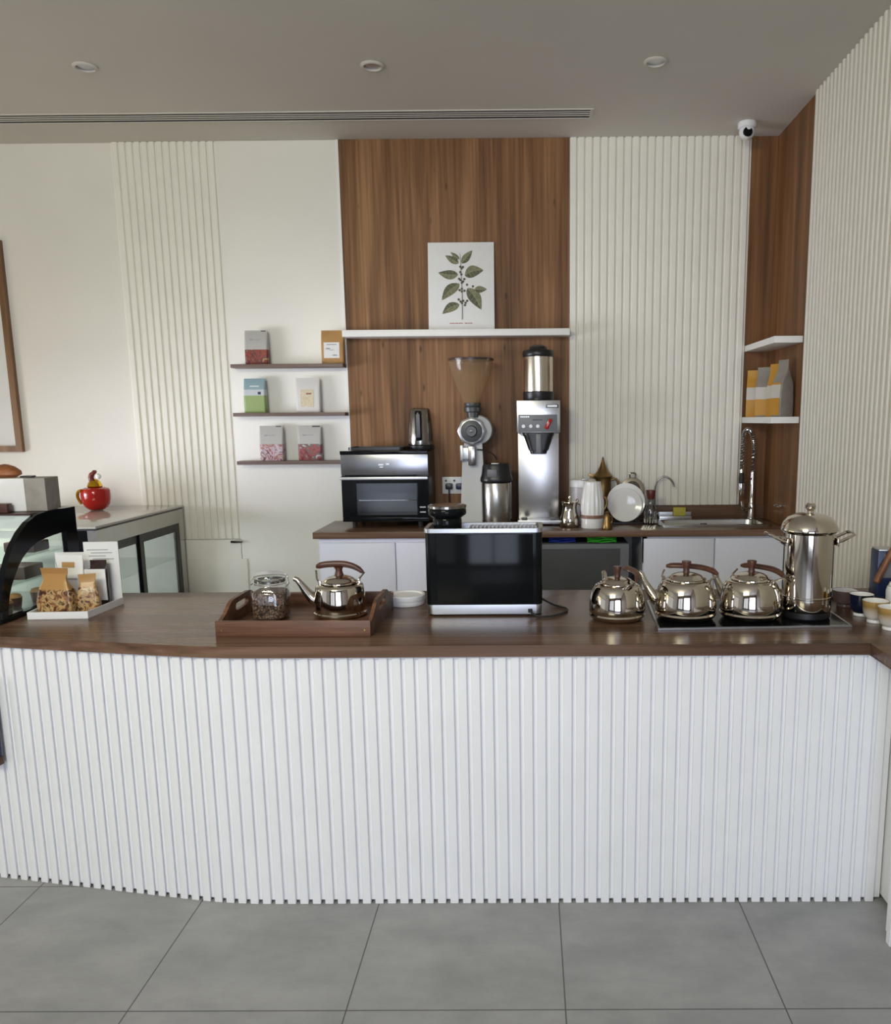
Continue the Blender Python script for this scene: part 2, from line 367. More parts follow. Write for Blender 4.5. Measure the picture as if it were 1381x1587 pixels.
# wood panel behind the coffee machines, slim metal edge strip
struct(MB().box(-1.136, .258, YB-.024, YB-.0002, 0, ZC-.001).build('trim_4', 'panel_wood'), 'brown wood panel behind the grinder and brewer')
struct(MB().box(-1.1515, -1.1365, YB-.027, YB-.0002, 0, ZC-.001).build('trim_5', 'shelf_white'), 'thin pale edge strip along the wood panel')
# right slat panel of the back wall
p = slats(lambda s: (s, YB-.03, 0, -1), .264, 1.357, .0473, .0385, .016, 1.038, ZC-.001, .005)
p.box(.26, 1.357, YB-.0145, YB-.0002, 1.038, ZC-.001)
struct(p.build('trim_6', 'slat_cream'), 'cream vertical slats on the back wall above the sink')
# niche: wood lining on back and right wall
struct(MB().box(1.3585, 1.517, YB-.012, YB-.0002, BT, ZC-.001).build('trim_7', 'niche_wood'), 'narrow wood lining at the back of the corner niche')
struct(MB().box(1.518, XR-.0002, 4.566, YB-.0002, BT, ZC-.001).build('trim_8', 'niche_wood'), 'wood lining of the right wall in the corner niche')
# right wall slats towards the camera
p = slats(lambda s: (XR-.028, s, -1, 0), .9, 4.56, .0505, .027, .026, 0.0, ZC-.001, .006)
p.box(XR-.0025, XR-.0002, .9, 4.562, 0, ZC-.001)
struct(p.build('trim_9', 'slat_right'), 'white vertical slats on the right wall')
struct(MB().box(XR-.02, XR-.0002, YF+.001, .895, 0, ZC-.001).build('trim_11', 'far_wall'), 'brown wall lining in the seating area')
struct(MB().box(.26, 1.5175, YB-.032, YB-.0125, BT+.0005, 1.036, .001).build('trim_10', 'counter_wood'), 'low brown splash strip behind the sink')

# ceiling fittings
for x, y, l in ((-2.097, 4.14, 'round recessed ceiling spotlight, leftmost of the three'), (-.733, 4.159, 'round recessed ceiling spotlight above the wood panel, middle of the three'), (.615, 4.147, 'round recessed ceiling spotlight, rightmost of the three')):
    t = thing('ceiling_spotlight', l, 'ceiling light', (x, y, ZC), 0, 'recessed ceiling spotlights')
    MB().lathe([(.056, -.0005), (.058, -.004), (.052, -.009), (.043, -.010), (.040, -.004), (.040, -.0005)], 40, cap=False).build('trim_ring', 'ceiling', t)
    MB().lathe([(.0395, -.0006), (.03, -.0012), (.0, -.0016)], 32).build('lens', 'silver', t)
t = thing('air_vent', 'long white slot air vent in the ceiling', 'air vent', (0, 0, ZC))
MB().box(-4.2, .37, 4.722, 4.736, -.005, -.0005).box(-4.2, .37, 4.854, 4.868, -.005, -.0005).box(.352, .37, 4.736, 4.854, -.005, -.0005).box(-4.2, -4.18, 4.736, 4.854, -.005, -.0005).build('frame', 'ceiling', t)
v = MB()
for k in range(3): v.box(-4.18, .352, 4.757+.028*k, 4.770+.028*k, -.0042, -.0022)
v.build('louvre', 'ceiling', t)
MB().box(-4.18, .352, 4.736, 4.854, -.0018, -.0006).build('slot_shade_sheet', 'slot_shade', t)  # dark sheet paints the shade between the louvres; the ceiling behind is solid
t = thing('security_camera', 'white dome security camera on the ceiling near the corner niche', 'security camera', (1.268, 4.96, ZC))
MB().lathe([(.0, -.0005), (.05, -.0005), (.053, -.006), (.052, -.028), (.046, -.034), (0, -.034)], 40).build('base', 'plastic_white', t)
MB().lathe([(0, -.0345), (.040, -.0345), (.045, -.05), (.042, -.07), (.028, -.086), (0, -.092)], 36).build('ball', 'plastic_white', t)
m = MB().lathe([(0, 0), (.026, 0), (.027, .012), (.024, .018), (0, .019)], 30)
m.xf(Matrix.Translation((-.004, -.030, -.064)) @ Matrix.Rotation(radians(68), 4, 'X')); m.build('lens', 'black_gloss', t)

# picture frame on the left wall section
t = thing('picture_frame', 'large brown framed picture cut off by the left edge', 'picture', (-3.245, YB, 1.41))
MB().frame([(-1.2, 0), (0, 0), (0, 1.295), (-1.2, 1.295)], [(-1.162, .038), (-.038, .038), (-.038, 1.257), (-1.162, 1.257)], 'y', -.032, -.001).build('frame', 'frame_wood', t)
MB().box(-1.162, -.038, -.012, -.002, .038, 1.257).build('print', 'canvas', t)

# ------------------------------------------------------------------ front counter
def g(x):
    if x > -.85: return 0
    if x > -1.15: return .5*.19/.3*(x+.85)**2
    return .5*.19*.3 + .19*(-1.15-x)
def fpath(y0, xr):
    pts = []; x = xr
    while x > -3.3: pts.append((x, y0+g(x))); x -= .004
    L = [0]
    for a, b in zip(pts, pts[1:]): L.append(L[-1]+math.hypot(b[0]-a[0], b[1]-a[1]))
    def P(s):
        i = min(max(0, int(s/.004)), len(pts)-2)
        while i > 0 and L[i] > s: i -= 1
        while i < len(pts)-2 and L[i+1] < s: i += 1
        u = (s-L[i])/(L[i+1]-L[i]); a, b = pts[i], pts[i+1]
        d = math.hypot(b[0]-a[0], b[1]-a[1]); tx, ty = (b[0]-a[0])/d, (b[1]-a[1])/d
        return (a[0]+u*(b[0]-a[0]), a[1]+u*(b[1]-a[1]), -(-ty) if False else ty*1.0, -abs(tx))
    return P
t = thing('serving_counter', 'white slatted front of the long serving counter', 'counter', (0, 0, 0))
P = fpath(2.445, 1.14)
fr = slats(P, .004, 4.3, .0418, .0275, .012, .001, .853, .0018)
fr.build('slatted_front', 'slat_white', t)
xs = [1.16]+[1.1-.05*i for i in range(88)]
poly = [(x, 2.457+g(x)) for x in xs]+[(-3.25, 3.23), (1.16, 3.23)]
MB().prism(poly, 'z', .009, .8535).build('body', 'slat_white', t)
t = thing('counter_return', 'white slatted counter return at the right edge', 'counter', (0, 0, 0))
rp = slats(lambda s: (1.086, s, -1, 0), 1.25, 2.275, .0418, .0275, .012, .001, .853, .0018)
rp.build('slatted_front', 'slat_white', t)
MB().box(1.098, 1.49, 1.25, 2.268, .018, .8535).box(1.165, 1.49, 2.268, 3.2, .018, .8535).build('body', 'slat_white', t)
top = [(x, 2.433+g(x)) for x in [1.066]+[1.0-.05*i for i in range(86)]]
poly = top+[(-3.25, 3.257), (1.495, 3.257), (1.495, 1.24), (1.066, 1.24)]
tag(MB().prism(poly, 'z', .8545, FT, bev=.003).build('countertop', 'counter_wood'), 'long dark brown wood worktop on the white slatted counter', 'worktop')
# navy board with wooden ledge at the far left of the counter front
t = thing('menu_board', 'navy board with brown wooden ledge at left edge of counter front', 'board', (-1.802, 2.585, .442), -10.8)
MB().box(-.55, .0, -.014, -.004, .03, .30, .002).build('panel', 'navy', t)
MB().box(-.55, .002, -.03, -.002, 0, .03, .003).build('ledge', 'handle_wood', t)

# ------------------------------------------------------------------ back counter
t = thing('back_cabinet', 'white base cabinet under the toaster oven', 'cabinet', (0, 0, 0))
MB().box(-1.235, -.05, 4.655, 5.172, .08, .9115).build('body', 'white', t)
for a, b in ((-1.218, -.787), (-.779, -.352), (-.344, -.054)):
    MB().box(a, b, 4.637, 4.6545, .09, .885, .0015).build('door', 'white', t)
t = thing('back_cabinet', 'white base cabinet under the sink', 'cabinet', (0, 0, 0))
MB().box(.668, 1.50, 4.655, 5.16, .08, .75).box(.668, 1.5, 4.655, 4.69, .75, .9115).box(.668, .69, 4.655, 5.16, .75, .9115).build('body', 'white', t)
for a, b in ((.670, 1.079), (1.087, 1.498)):
    MB().box(a, b, 4.637, 4.6545, .09, .898, .0015).build('door', 'white', t)
t = thing('undercounter_fridge', 'dark grey undercounter fridge below the coffee brewer', 'fridge', (0, 0, 0))
MB().box(-.02, .585, 4.69, 5.15, .02, .868, .004).build('body', 'dark_grey', t)
MB().frame([(-.02, .06), (.585, .06), (.585, .866), (-.02, .866)], [(.03, .1), (.535, .1), (.535, .838), (.03, .838)], 'y', 4.66, 4.6895).build('door_frame', 'grey', t)
MB().box(.0305, .5345, 4.667, 4.6895, .1005, .8375).build('door_panel', 'dark_grey', t)
def cloth(x0, x1, y0, y1, z0, n, mat, label):
    m = MB()
    for k in range(n):
        r = []
        for i in range(17):
            u = i/16; x = x0+(x1-x0)*u; w = .0025*sin(u*9+k*1.7)+.0015*sin(u*23+k)
            z = z0+.003+k*.0115+w*.8; th = .005
            r.append([(x, y0+.003*sin(u*14+k), z+th), (x, y0-.003, z), (x, y0+.002, z-.002), (x, y1, z-.002), (x, y1, z+th)])
        m.rings(r)
    o = m.build('folded_cloth', mat); tag(o, label, 'cloth'); return o
cloth(.115, .275, 4.70, 4.9, .869, 3, 'blue_cloth', 'folded blue cleaning cloth on top of the grey fridge')
cloth(.345, .515, 4.69, 4.9, .869, 3, 'green_cloth', 'folded bright green cloth on top of the grey fridge')
# worktop with a cut-out for the sink
SX0, SX1, SY0, SY1 = .80, 1.45, 4.80, 5.10
m = MB().box(-1.262, SX0, 4.622, 5.1745, .912, BT, .002).box(SX0-.004, SX1+.004, 4.622, SY0, .912, BT, .002).box(SX0-.004, SX1+.004, SY1, 5.1665, .912, BT, .002).box(SX1, 1.5165, 4.622, 5.1665, .912, BT, .002)
tag(m.build('back_worktop', 'counter_wood'), 'dark brown wood worktop of the back counter holding the sink', 'worktop')
t = thing('sink', 'stainless steel sink let into the back worktop', 'sink', (0, 0, BT))
o = rrect(SX1-SX0+.03, SY1-SY0+.03, .03, 5, (SX0+SX1)/2, (SY0+SY1)/2); i_ = rrect(SX1-SX0-.05, SY1-SY0-.05, .05, 5, (SX0+SX1)/2, (SY0+SY1)/2)
MB().frame(o, i_, 'z', .0006, .006).build('rim', 'steel_soft', t)
b = MB(); b.rings([[(x, y, .0005) for x, y in i_], [(x, y, -.14) for x, y in rrect(SX1-SX0-.09, SY1-SY0-.09, .05, 5, (SX0+SX1)/2, (SY0+SY1)/2)], [(x, y, -.15) for x, y in rrect(.1, .1, .05, 5, (SX0+SX1)/2, (SY0+SY1)/2)]], True, False)
b.bm.faces.new([v for v in b.bm.verts][-24:]) if False else None
b.build('basin', 'steel_soft', t)
ov = MB()
for k in range(3): ov.box(1.09+.014*k, 1.10+.014*k, SY1-.037, SY1-.033, -.03, -.018)
ov.build('overflow', 'black', t)

# ------------------------------------------------------------------ shelves
t = tag(MB().box(-1.134, .256, 5.045, YB-.0245, 2.096, 2.136, .002).build('wall_shelf', 'shelf_white'), 'long white shelf across the wood panel carrying the plant print', 'shelf')
for x0, x1, z, l in ((-1.838, -1.142, 1.918, 'topmost thin brown shelf on the white panel, under kraft bag'), (-1.842, -1.142, 1.622, 'middle thin brown shelf carrying the green and pale packs'), (-1.838, -1.146, 1.322, 'lowest thin brown shelf carrying two red printed packs')):
    tag(MB().box(x0, x1, 5.07, YB-.0275, z, z+.022, .002).build('wall_shelf', 'shelf_wood'), l, 'shelf', 'thin brown shelves for coffee packs')
for z0, l in ((1.998, 'upper white shelf in the corner niche, empty'), (1.558, 'lower white shelf in the corner niche under the coffee bags')):
    tag(MB().box(1.359, 1.5175, 4.568, YB-.0125, z0, z0+.036, .002).build('niche_shelf', 'shelf_white'), l, 'shelf', 'white corner niche shelves')

# plant print
def leaf(m, bx, bz, tx, tz, wd, y, mi, bend=0):
    L = math.hypot(tx-bx, tz-bz); ux, uz = (tx-bx)/L, (tz-bz)/L; px, pz = -uz, ux
    up, dn = [], []
    for i in range(13):
        u = i/12; hw = wd*sin(pi*u**.8)**.9*(1-.15*u) if 0 < u < 1 else 0
        cx_ = bx+ux*L*u+px*bend*sin(pi*u); cz_ = bz+uz*L*u+pz*bend*sin(pi*u)
        up.append((cx_+px*hw, cz_+pz*hw)); dn.append((cx_-px*hw, cz_-pz*hw))
    for side, k in ((up, mi), (dn, mi+1)):
        for i in range(12):
            c0 = ((up[i][0]+dn[i][0])/2, (up[i][1]+dn[i][1])/2); c1 = ((up[i+1][0]+dn[i+1][0])/2, (up[i+1][1]+dn[i+1][1])/2)
            q = [c0, c1, side[i+1], side[i]]
            vs = [m.bm.verts.new((a, y, c)) for a, c in q]; f = m.bm.faces.new(vs); f.material_index = k
    # midrib and veins
    for i in range(1, 11, 2):
        c0 = ((up[i][0]+dn[i][0])/2, (up[i][1]+dn[i][1])/2)
        for side in (up, dn):
            e = side[min(12, i+1)]; e = (c0[0]+.85*(e[0]-c0[0]), c0[1]+.85*(e[1]-c0[1]))
            m.tube([(c0[0], y-.0003, c0[1]), (e[0], y-.0003, e[1])], .0007, 4, mi=2)
    m.tube([((up[i][0]+dn[i][0])/2, y-.0004, (up[i][1]+dn[i][1])/2) if True else 0 for i in range(0, 13, 2)], .0012, 4, mi=2)
M['leaf_a'] = plain('print_leaf_light', srgb(126, 126, 96), .7, var=.25, nscale=60)
M['leaf_b'] = plain('print_leaf_dark', srgb(94, 95, 72), .7, var=.25, nscale=60)
M['vein'] = plain('print_vein', srgb(166, 164, 138), .7)
M['stem'] = plain('print_stem', srgb(92, 84, 74), .7)
t = thing('plant_print', 'white art print of a leafy coffee branch leaning on the white shelf', 'art print', (-.407, 5.095, 2.1365))
lean = Matrix.Rotation(radians(-7), 4, 'X')
pw, ph = .405, .53
MB().box(-pw/2, pw/2, 0, .012, 0, ph, .001).xf(lean).build('board', 'paper', t)
art = MB(); y = -.0012
def q(px, py): return ((px-650)/1010*pw, ph-(py-155)/1310*ph)          # print layout -> board coordinates
st = [q(662, 1310), q(665, 1000), q(660, 800), q(650, 600), q(645, 420), q(635, 320)]
for (a, c, d, e, w_) in (((615, 470), (410, 350), .022, 0, 0), ((630, 410), (490, 300), .013, 0, 0), ((660, 470), (825, 275), .024, 0, 0), ((605, 640), (300, 605), .030, .006, 0),
        ((705, 650), (995, 575), .038, .012, 0), ((625, 775), (350, 1020), .034, -.012, 0), ((745, 840), (955, 1165), .040, .008, 0), ((850, 860), (1045, 860), .022, 0, 0), ((620, 1080), (355, 1225), .030, -.01, 0)):
    b_, t_ = q(*a), q(*c); leaf(art, b_[0], b_[1], t_[0], t_[1], d, y, 0, e)
art.tube([(x, y, z) for x, z in st], [.0022, .0022, .002, .0018, .0016, .001], 6, mi=3)
for cx_, cy_ in ((640, 520), (680, 525), (660, 545), (640, 600), (655, 635), (620, 700), (640, 720), (680, 740), (700, 705), (660, 760), (625, 870), (660, 850), (700, 880), (660, 890), (740, 790), (830, 815), (610, 1010), (640, 1040), (680, 1030), (715, 1060), (740, 1030), (660, 1065), (705, 1095)):
    x_, z_ = q(cx_, cy_); r_ = .0075
    vs = [art.bm.verts.new((x_+r_*cos(2*pi*k/12), y-.0005, z_+r_*sin(2*pi*k/12))) for k in range(12)]; f = art.bm.faces.new(vs); f.material_index = 4 if (cx_ % 3) else 1
art.xf(lean).build('plant_drawing', ['leaf_a', 'leaf_b', 'vein', 'stem', 'stem'], t)
cap = MB(); x_ = -.072
for wv in (.012, .016, .010, .018, .014, .011, 0, .02, .012, .016):
    if wv: cap.box(x_, x_+wv*.8, -.0012, -.0002, .038, .0425)
    x_ += (wv or .012)
cap.xf(lean).build('caption', 'red_ink', t)

# ------------------------------------------------------------------ coffee packs
def pouch_rings(w, h, d, seal=.12, gus=.75):
    lv = [(0, .96, .92), (.02, 1, 1), (.3, 1, .98), (.6, 1, gus), (1-seal-.06, .995, .3), (1-seal, .99, .06), (1, .99, .03)]
    return [[(x*w*a, y*d*max(b, .03), z*h) for x, y in rrect(1, 1, .12 if b > .2 else .01, 3)] for z, a, b in lv], lv
def yfront(lv, d, h):
    def f(z):
        u = z/h
        for (z0, _, b0), (z1, _, b1) in zip(lv, lv[1:]):
            if u <= z1: k = (u-z0)/(z1-z0); return -d*.5*(b0+k*(b1-b0))
        return 0
    return f
def pouch(name, label, loc, w, h, d, mat, rotz=0, marks=None, seal=.1, group=None, gus=.75):
    t = thing(name, label, 'coffee pack', loc, rotz, group)
    R, lv = pouch_rings(w, h, d, seal, gus)
    MB().rings(R).build('pouch', mat, t)
    yf = yfront(lv, d, h)
    for nm, mt, rects in (marks or []):
        m = MB()
        for x0, x1, z0, z1 in rects:
            if nm == 'printed_text' and m.bm.verts: m.build(nm, mt, t); m = MB()
            zz = sorted({z0, z1}|{q[0] for q in lv if z0 < q[0] < z1}); rg = []
            for z_ in zz:
                ya = yf(z_*h)-.0012; rg.append([(x0*w, ya, z_*h), (x1*w, ya, z_*h), (x1*w, ya+.0010, z_*h), (x0*w, ya+.0010, z_*h)])
            m.rings(rg)
        m.build(nm, mt, t)
    return t
R1 = [srgb(84, 44, 40), srgb(150, 58, 44), srgb(74, 48, 46), srgb(190, 150, 96)]
R2 = [srgb(120, 70, 64), srgb(198, 188, 196), srgb(150, 74, 74), srgb(186, 176, 156)]
R3 = [srgb(104, 52, 48), srgb(158, 74, 76), srgb(78, 96, 90), srgb(206, 186, 188)]
sil = srgb(180, 178, 174)
M['pack_a'] = zones('pack_red_picture', .202, [(0, sil), (.001, sil)], (.0, .44, R1, 20))
M['pack_b'] = zones('pack_pink_picture', .22, [(0, sil), (.001, sil)], (.0, .47, R2, 20))
M['pack_c'] = zones('pack_red_green_picture', .22, [(0, sil), (.001, sil)], (.0, .47, R3, 20))
M['pack_d'] = zones('pack_blue_green', .212, [(0, srgb(146, 166, 106)), (.5, srgb(196, 200, 206)), (.67, srgb(142, 168, 176))])
M['pack_e'] = plain('pack_pale', (.66, .64, .62, 1), .5, var=.03)
logo = [(-.28, -.16, .70, .75), (-.14, .0, .715, .735), (.02, .18, .715, .735)]
corner = [(.22, .42, .965, .995)]
pouch('coffee_pack', 'silver pack with dark red picture on the topmost brown shelf', (-1.684, 5.125, 1.9405), .141, .206, .055, 'pack_a', 0, [('logo', 'ink_soft', logo), ('corner_mark', 'ink', corner)], .04)
pouch('coffee_pack', 'brown kraft bag with white label on the topmost brown shelf', (-1.212, 5.13, 1.9405), .138, .203, .055, 'kraft', 0, [('label', 'paper', [(-.38, .32, .17, .64)]), ('printed_text', 'ink_soft', [(-.24, .2, .56, .585), (-.28, -.1, .43, .47), (-.1, .06, .40, .42), (.02, .22, .235, .27)])], .05)
pouch('coffee_pack', 'blue and green box on the middle brown shelf', (-1.711, 5.125, 1.6445), .134, .211, .06, 'pack_d', 0, [('logo', 'navy', [(.18, .32, .53, .61)]), ('lettering', 'paper', [(-.2, .22, .76, .79)])], .02, None, .95)
pouch('coffee_pack', 'pale grey pouch with speckled print on the middle brown shelf', (-1.378, 5.125, 1.6445), .150, .213, .05, 'pack_e', 0, [('label', zones('pale_speckle', 1, [(0, srgb(220, 212, 190)), (.9, srgb(220, 212, 190))], (0, .9, [srgb(222, 216, 200), srgb(196, 176, 130), srgb(222, 216, 200)], 160)), [(-.3, .25, .16, .66)]), ('lettering', 'red_ink', [(-.06, .16, .52, .56)])], .04)
pouch('coffee_pack', 'left of two silver packs on the lowest brown shelf, pink and white picture', (-1.624, 5.125, 1.3445), .148, .219, .055, 'pack_b', 0, [('logo', 'ink_soft', logo), ('corner_mark', 'ink', [(.2, .42, .965, .99)])], .04)
pouch('coffee_pack', 'right of two silver packs on the lowest brown shelf, red and green picture', (-1.383, 5.125, 1.3445), .146, .219, .055, 'pack_c', 0, [('logo', 'ink_soft', logo), ('corner_mark', 'ink', [(.12, .46, .955, .99)])], .04)
# bags in the niche
gy, wh, gl = srgb(138, 132, 124), srgb(196, 190, 182), srgb(188, 136, 44)
M['bag_gold'] = zones('bag_gold', .29, [(0, gl), (.28, gl), (.36, wh), (.62, gl)])
M['bag_grey'] = plain('bag_grey_foil', gy, .35, var=.12, nscale=20)
def nichebag(x, y, label, mat, rz, w=.10, h=.29, d=.075, marks=None):
    return pouch('coffee_bag', label, (x, y, 1.5945), w, h, d, mat, rz, marks, .16, 'coffee bags on the niche shelf', .85)
goldfront = [('front_label', 'bag_gold', [(-.46, .46, .03, .60)])]
nichebag(1.403, 5.105, 'gold coffee bag furthest left and back on the niche shelf', 'bag_gold', -24, .078, .285, .065)
nichebag(1.425, 4.965, 'grey topped gold and white bag, second from the left on the niche shelf', 'bag_grey', -34, .078, .295, .075, goldfront)
nichebag(1.447, 4.825, 'narrow gold coffee bag just behind the large grey bag', 'bag_gold', -62, .070, .305, .06)
nichebag(1.451, 4.675, 'large grey foil coffee bag at the front of the niche shelf', 'bag_grey', -70, .088, .318, .10, goldfront)

# ------------------------------------------------------------------ kettles
def kettle(label, loc, rotz, fold, kind):
    t = thing('kettle', label, 'kettle', loc, rotz, 'stainless steel kettles')
    if kind == 'straight':
        body = [(0, .0), (.086, 0), (.091, .003), (.0945, .009), (.0945, .014), (.0905, .018), (.0915, .022), (.0905, .05), (.0865, .09), (.0845, .104), (.0815, .110), (.075, .1135), (.066, .1145)]
        zl, rl, zk, ht, span, rk = .1165, .064, .145, .068, .082, .0125
    else:
        body = [(0, 0), (.088, 0), (.097, .006), (.105, .015), (.1075, .021), (.1035, .027), (.1062, .032), (.1065, .045), (.1055, .060), (.1035, .076), (.1005, .091), (.0965, .105), (.0915, .117), (.0860, .126), (.0805, .1312), (.074, .1335), (.068, .134)]
        zl, rl, zk, ht, span, rk = .1345, .068, .170, .078, .095, .0145
    MB().lathe(body, 64).build('body', 'steel', t)
    lid = MB().lathe([(0, zl), (rl, zl), (rl+.0015, zl+.002), (rl+.001, zl+.005), (rl-.004, zl+.0065), (rl-.008, zl+.008), (rl-.011, zl+.012), (rl-.016, zl+.0165), (rl-.024, zl+.0205), (rl-.034, zl+.0235), (rl-.046, zl+.0258), (.012, zl+.0268), (0, zl+.027)], 56).build('lid', 'steel', t)
    zt_ = zl+.027
    if kind == 'straight':
        MB().lathe([(0, zt_-.002), (.017, zt_-.002), (.014, zt_+.008), (.0115, zt_+.018), (.015, zt_+.027), (.019, zt_+.031), (0, zt_+.031)], 24).build('knob', 'handle_wood', lid)
    else:
        MB().lathe([(0, zt_-.002), (.013, zt_-.002), (.0105, zt_+.006), (.0115, zt_+.02), (.0165, zt_+.036), (.0155, zt_+.040), (0, zt_+.041)], 24).build('knob', 'handle_wood', lid)
    # spout towards -X
    r0 = .085 if kind == 'straight' else .098
    sp = [(-r0+.012, 0, .045), (-r0-.012, 0, .058), (-r0-.034, 0, .085), (-r0-.052, 0, .112), (-r0-.066, 0, .128 if kind == 'straight' else .142), (-r0-.076, 0, .132 if kind == 'straight' else .148)]
    MB().tube(sp, [.024, .0215, .0155, .0115, .0095, .0085], 20).build('spout', 'steel', t)
    # folding handle: turns about the axis through its two ears
    zp = .112 if kind == 'straight' else .13
    Rm = Matrix.Translation((0, 0, zp)) @ Matrix.Rotation(radians(-fold), 4, 'X')
    e = span-.004
    for sx in (-1, 1):
        m = MB()
        if sx < 0: m.tube([(-e*.9, 0, .0), (-e-.002, 0, .02), (-e-.003, 0, .05)], .0035, 8)
        else: m.tube([(e*.9, 0, 0), (e*.92, 0, .02), (e+.012, 0, .042)], .0035, 8)
        m.box(sx*e*.9-.004, sx*e*.9+.004, -.006, .006, -.006, .012, .002)
        m.xf(Rm).build('handle_bracket', 'steel', t)
    m = MB(); ring = []
    for i in range(15):
        u = -1+2*i/14; x = u*(e+.006)+.004; zz = ht+.004-.022*max(0, u)**2-.009*abs(u)**3
        a, b_ = .0085, .0115
        if i in (0, 14): a, b_ = .005, .006
        ring.append([(x, a*cos(2*pi*k/12), zz+b_*sin(2*pi*k/12)) for k in range(12)])
    m.rings(ring)
    m.xf(Rm).build('handle_grip', 'handle_wood', t)
    return t
kettle('steel kettle with upright wooden handle on the wooden tray', (-.676, 2.795, FT+.0145), 0, 0, 'straight')
k2 = kettle('steel kettle standing on the wood worktop left of the cooktop', (.309, 2.770, FT+.0005), -78, 52, 'barrel'); k2.scale = (.93, .93, .93)
kettle('steel kettle on the left of the cooktop, spout pointing left', (.546, 2.748, FT+.0075), -28, 60, 'barrel')
kettle('steel kettle on the cooktop beside the tall urn', (.773, 2.748, FT+.0075), -52, 62, 'barrel')

# cooktop
t = thing('cooktop', 'black glass cooktop with steel edge under the kettles and urn', 'cooktop', (0, 0, FT))
hob = [(.428, 2.603), (1.085, 2.628), (1.096, 3.03), (.452, 3.03)]
cxh, cyh = sum(p[0] for p in hob)/4, sum(p[1] for p in hob)/4
inn = [(x+(.007 if x < cxh else -.007), y+(.007 if y < cyh else -.007)) for x, y in hob]
MB().frame(hob, inn, 'z', .0005, .0065).build('rim', 'silver', t)
MB().prism(inn, 'z', .0005, .006).build('glass_plate', 'black_gloss', t)

# urn
t = thing('urn', 'tall stainless steel urn with domed lid on the cooktop', 'urn', (.970, 2.757, FT+.0075))
MB().lathe([(0, 0), (.078, 0), (.083, .006), (.083, .026), (.0, .027)], 56).build('base_ring', 'black', t)
MB().lathe([(0, .027), (.083, .027), (.0845, .030), (.0845, .072), (.0862, .074), (.0862, .078), (.0845, .080), (.0845, .296), (.088, .300), (.092, .303), (.0, .304)], 64).build('body', 'steel', t)
lid = MB().lathe([(0, .3045), (.0935, .3045), (.096, .307), (.0955, .312), (.088, .333), (.072, .351), (.048, .362), (.02, .366), (0, .3665)], 64).build('lid', 'steel', t)
MB().lathe([(0, .366), (.012, .366), (.010, .372), (.012, .376), (.0175, .383), (.018, .391), (.012, .399), (0, .401)], 28).build('knob', 'steel', lid)
for s in (-1, 1):
    m = MB()
    pts = [(s*.083, -.035, .268), (s*.10, -.037, .272), (s*.142, -.034, .293), (s*.150, 0, .297), (s*.142, .034, .293), (s*.10, .037, .272), (s*.083, .035, .268)]
    m.tube(pts, .0055, 10); m.box(s*.0865-.003, s*.0865+.003, -.045, .045, .255, .281, .002)
    m.build('handle', 'steel', t)

# cups
def cup_mat(name, stops, h): return zones(name, h, stops, None, .15)
def cup(label, loc, r, h, outer, foot='ceramic'):
    t = thing('coffee_cup', label, 'cup', loc, 0, 'small handleless coffee cups')
    MB().lathe([(r*.52, .008), (r*.62, .012), (r*.82, h*.28), (r*.93, h*.55), (r*.97, h*.85), (r, h-.001), (r*.985, h), (r*.96, h*.985)], 44, cap=False).build('body', outer, t)
    MB().lathe([(r*.958, h*.984), (r*.92, h*.8), (r*.86, h*.5), (r*.7, h*.25), (r*.4, h*.16), (0, h*.15)], 44, cap=False).build('inner_glaze', 'ceramic', t)
    MB().lathe([(0, 0), (r*.60, 0), (r*.62, .004), (r*.55, .012), (0, .012)], 36).build('foot', foot, t)
    return t
goldc, whc = srgb(158, 126, 72), srgb(214, 210, 202)
M['cup_gold'] = plain('cup_gold', goldc, .2)
def gold_fade(name, h):
    m, nt, b = new_mat(name)
    tc = N(nt, 'ShaderNodeTexCoord'); sp = N(nt, 'ShaderNodeSeparateXYZ'); nt.links.new(tc.outputs['Object'], sp.inputs[0])
    dv = N(nt, 'ShaderNodeMath', operation='DIVIDE'); dv.inputs[1].default_value = h; nt.links.new(sp.outputs['Z'], dv.inputs[0])
    r = ramp(nt, [(.0, whc), (.35, whc), (.75, goldc), (.93, srgb(176, 144, 90))]); nt.links.new(dv.outputs[0], r.inputs[0]); nt.links.new(r.outputs[0], b.inputs['Base Color'])
    b.inputs['Roughness'].default_value = .15; return m
M['cup_fade'] = gold_fade('cup_gold_fade', .076)
M['cup_stone'] = plain('cup_stone', srgb(112, 92, 84), .3, var=.2, nscale=30)
cup('brown stone coloured cup with pale inside, just right of the urn', (1.177, 2.935, FT+.0005), .046, .062, 'cup_stone', 'cup_stone')
cup('navy blue cup with white foot behind the gold rimmed cups', (1.181, 2.795, FT+.0005), .042, .078, 'navy_glaze')
cup('white and gold cup between the navy cup and the rightmost cup', (1.190, 2.697, FT+.0005), .0445, .076, 'cup_fade')
cup('white and gold cup nearest the right edge of the photo', (1.203, 2.60, FT+.0005), .047, .076, 'cup_fade')
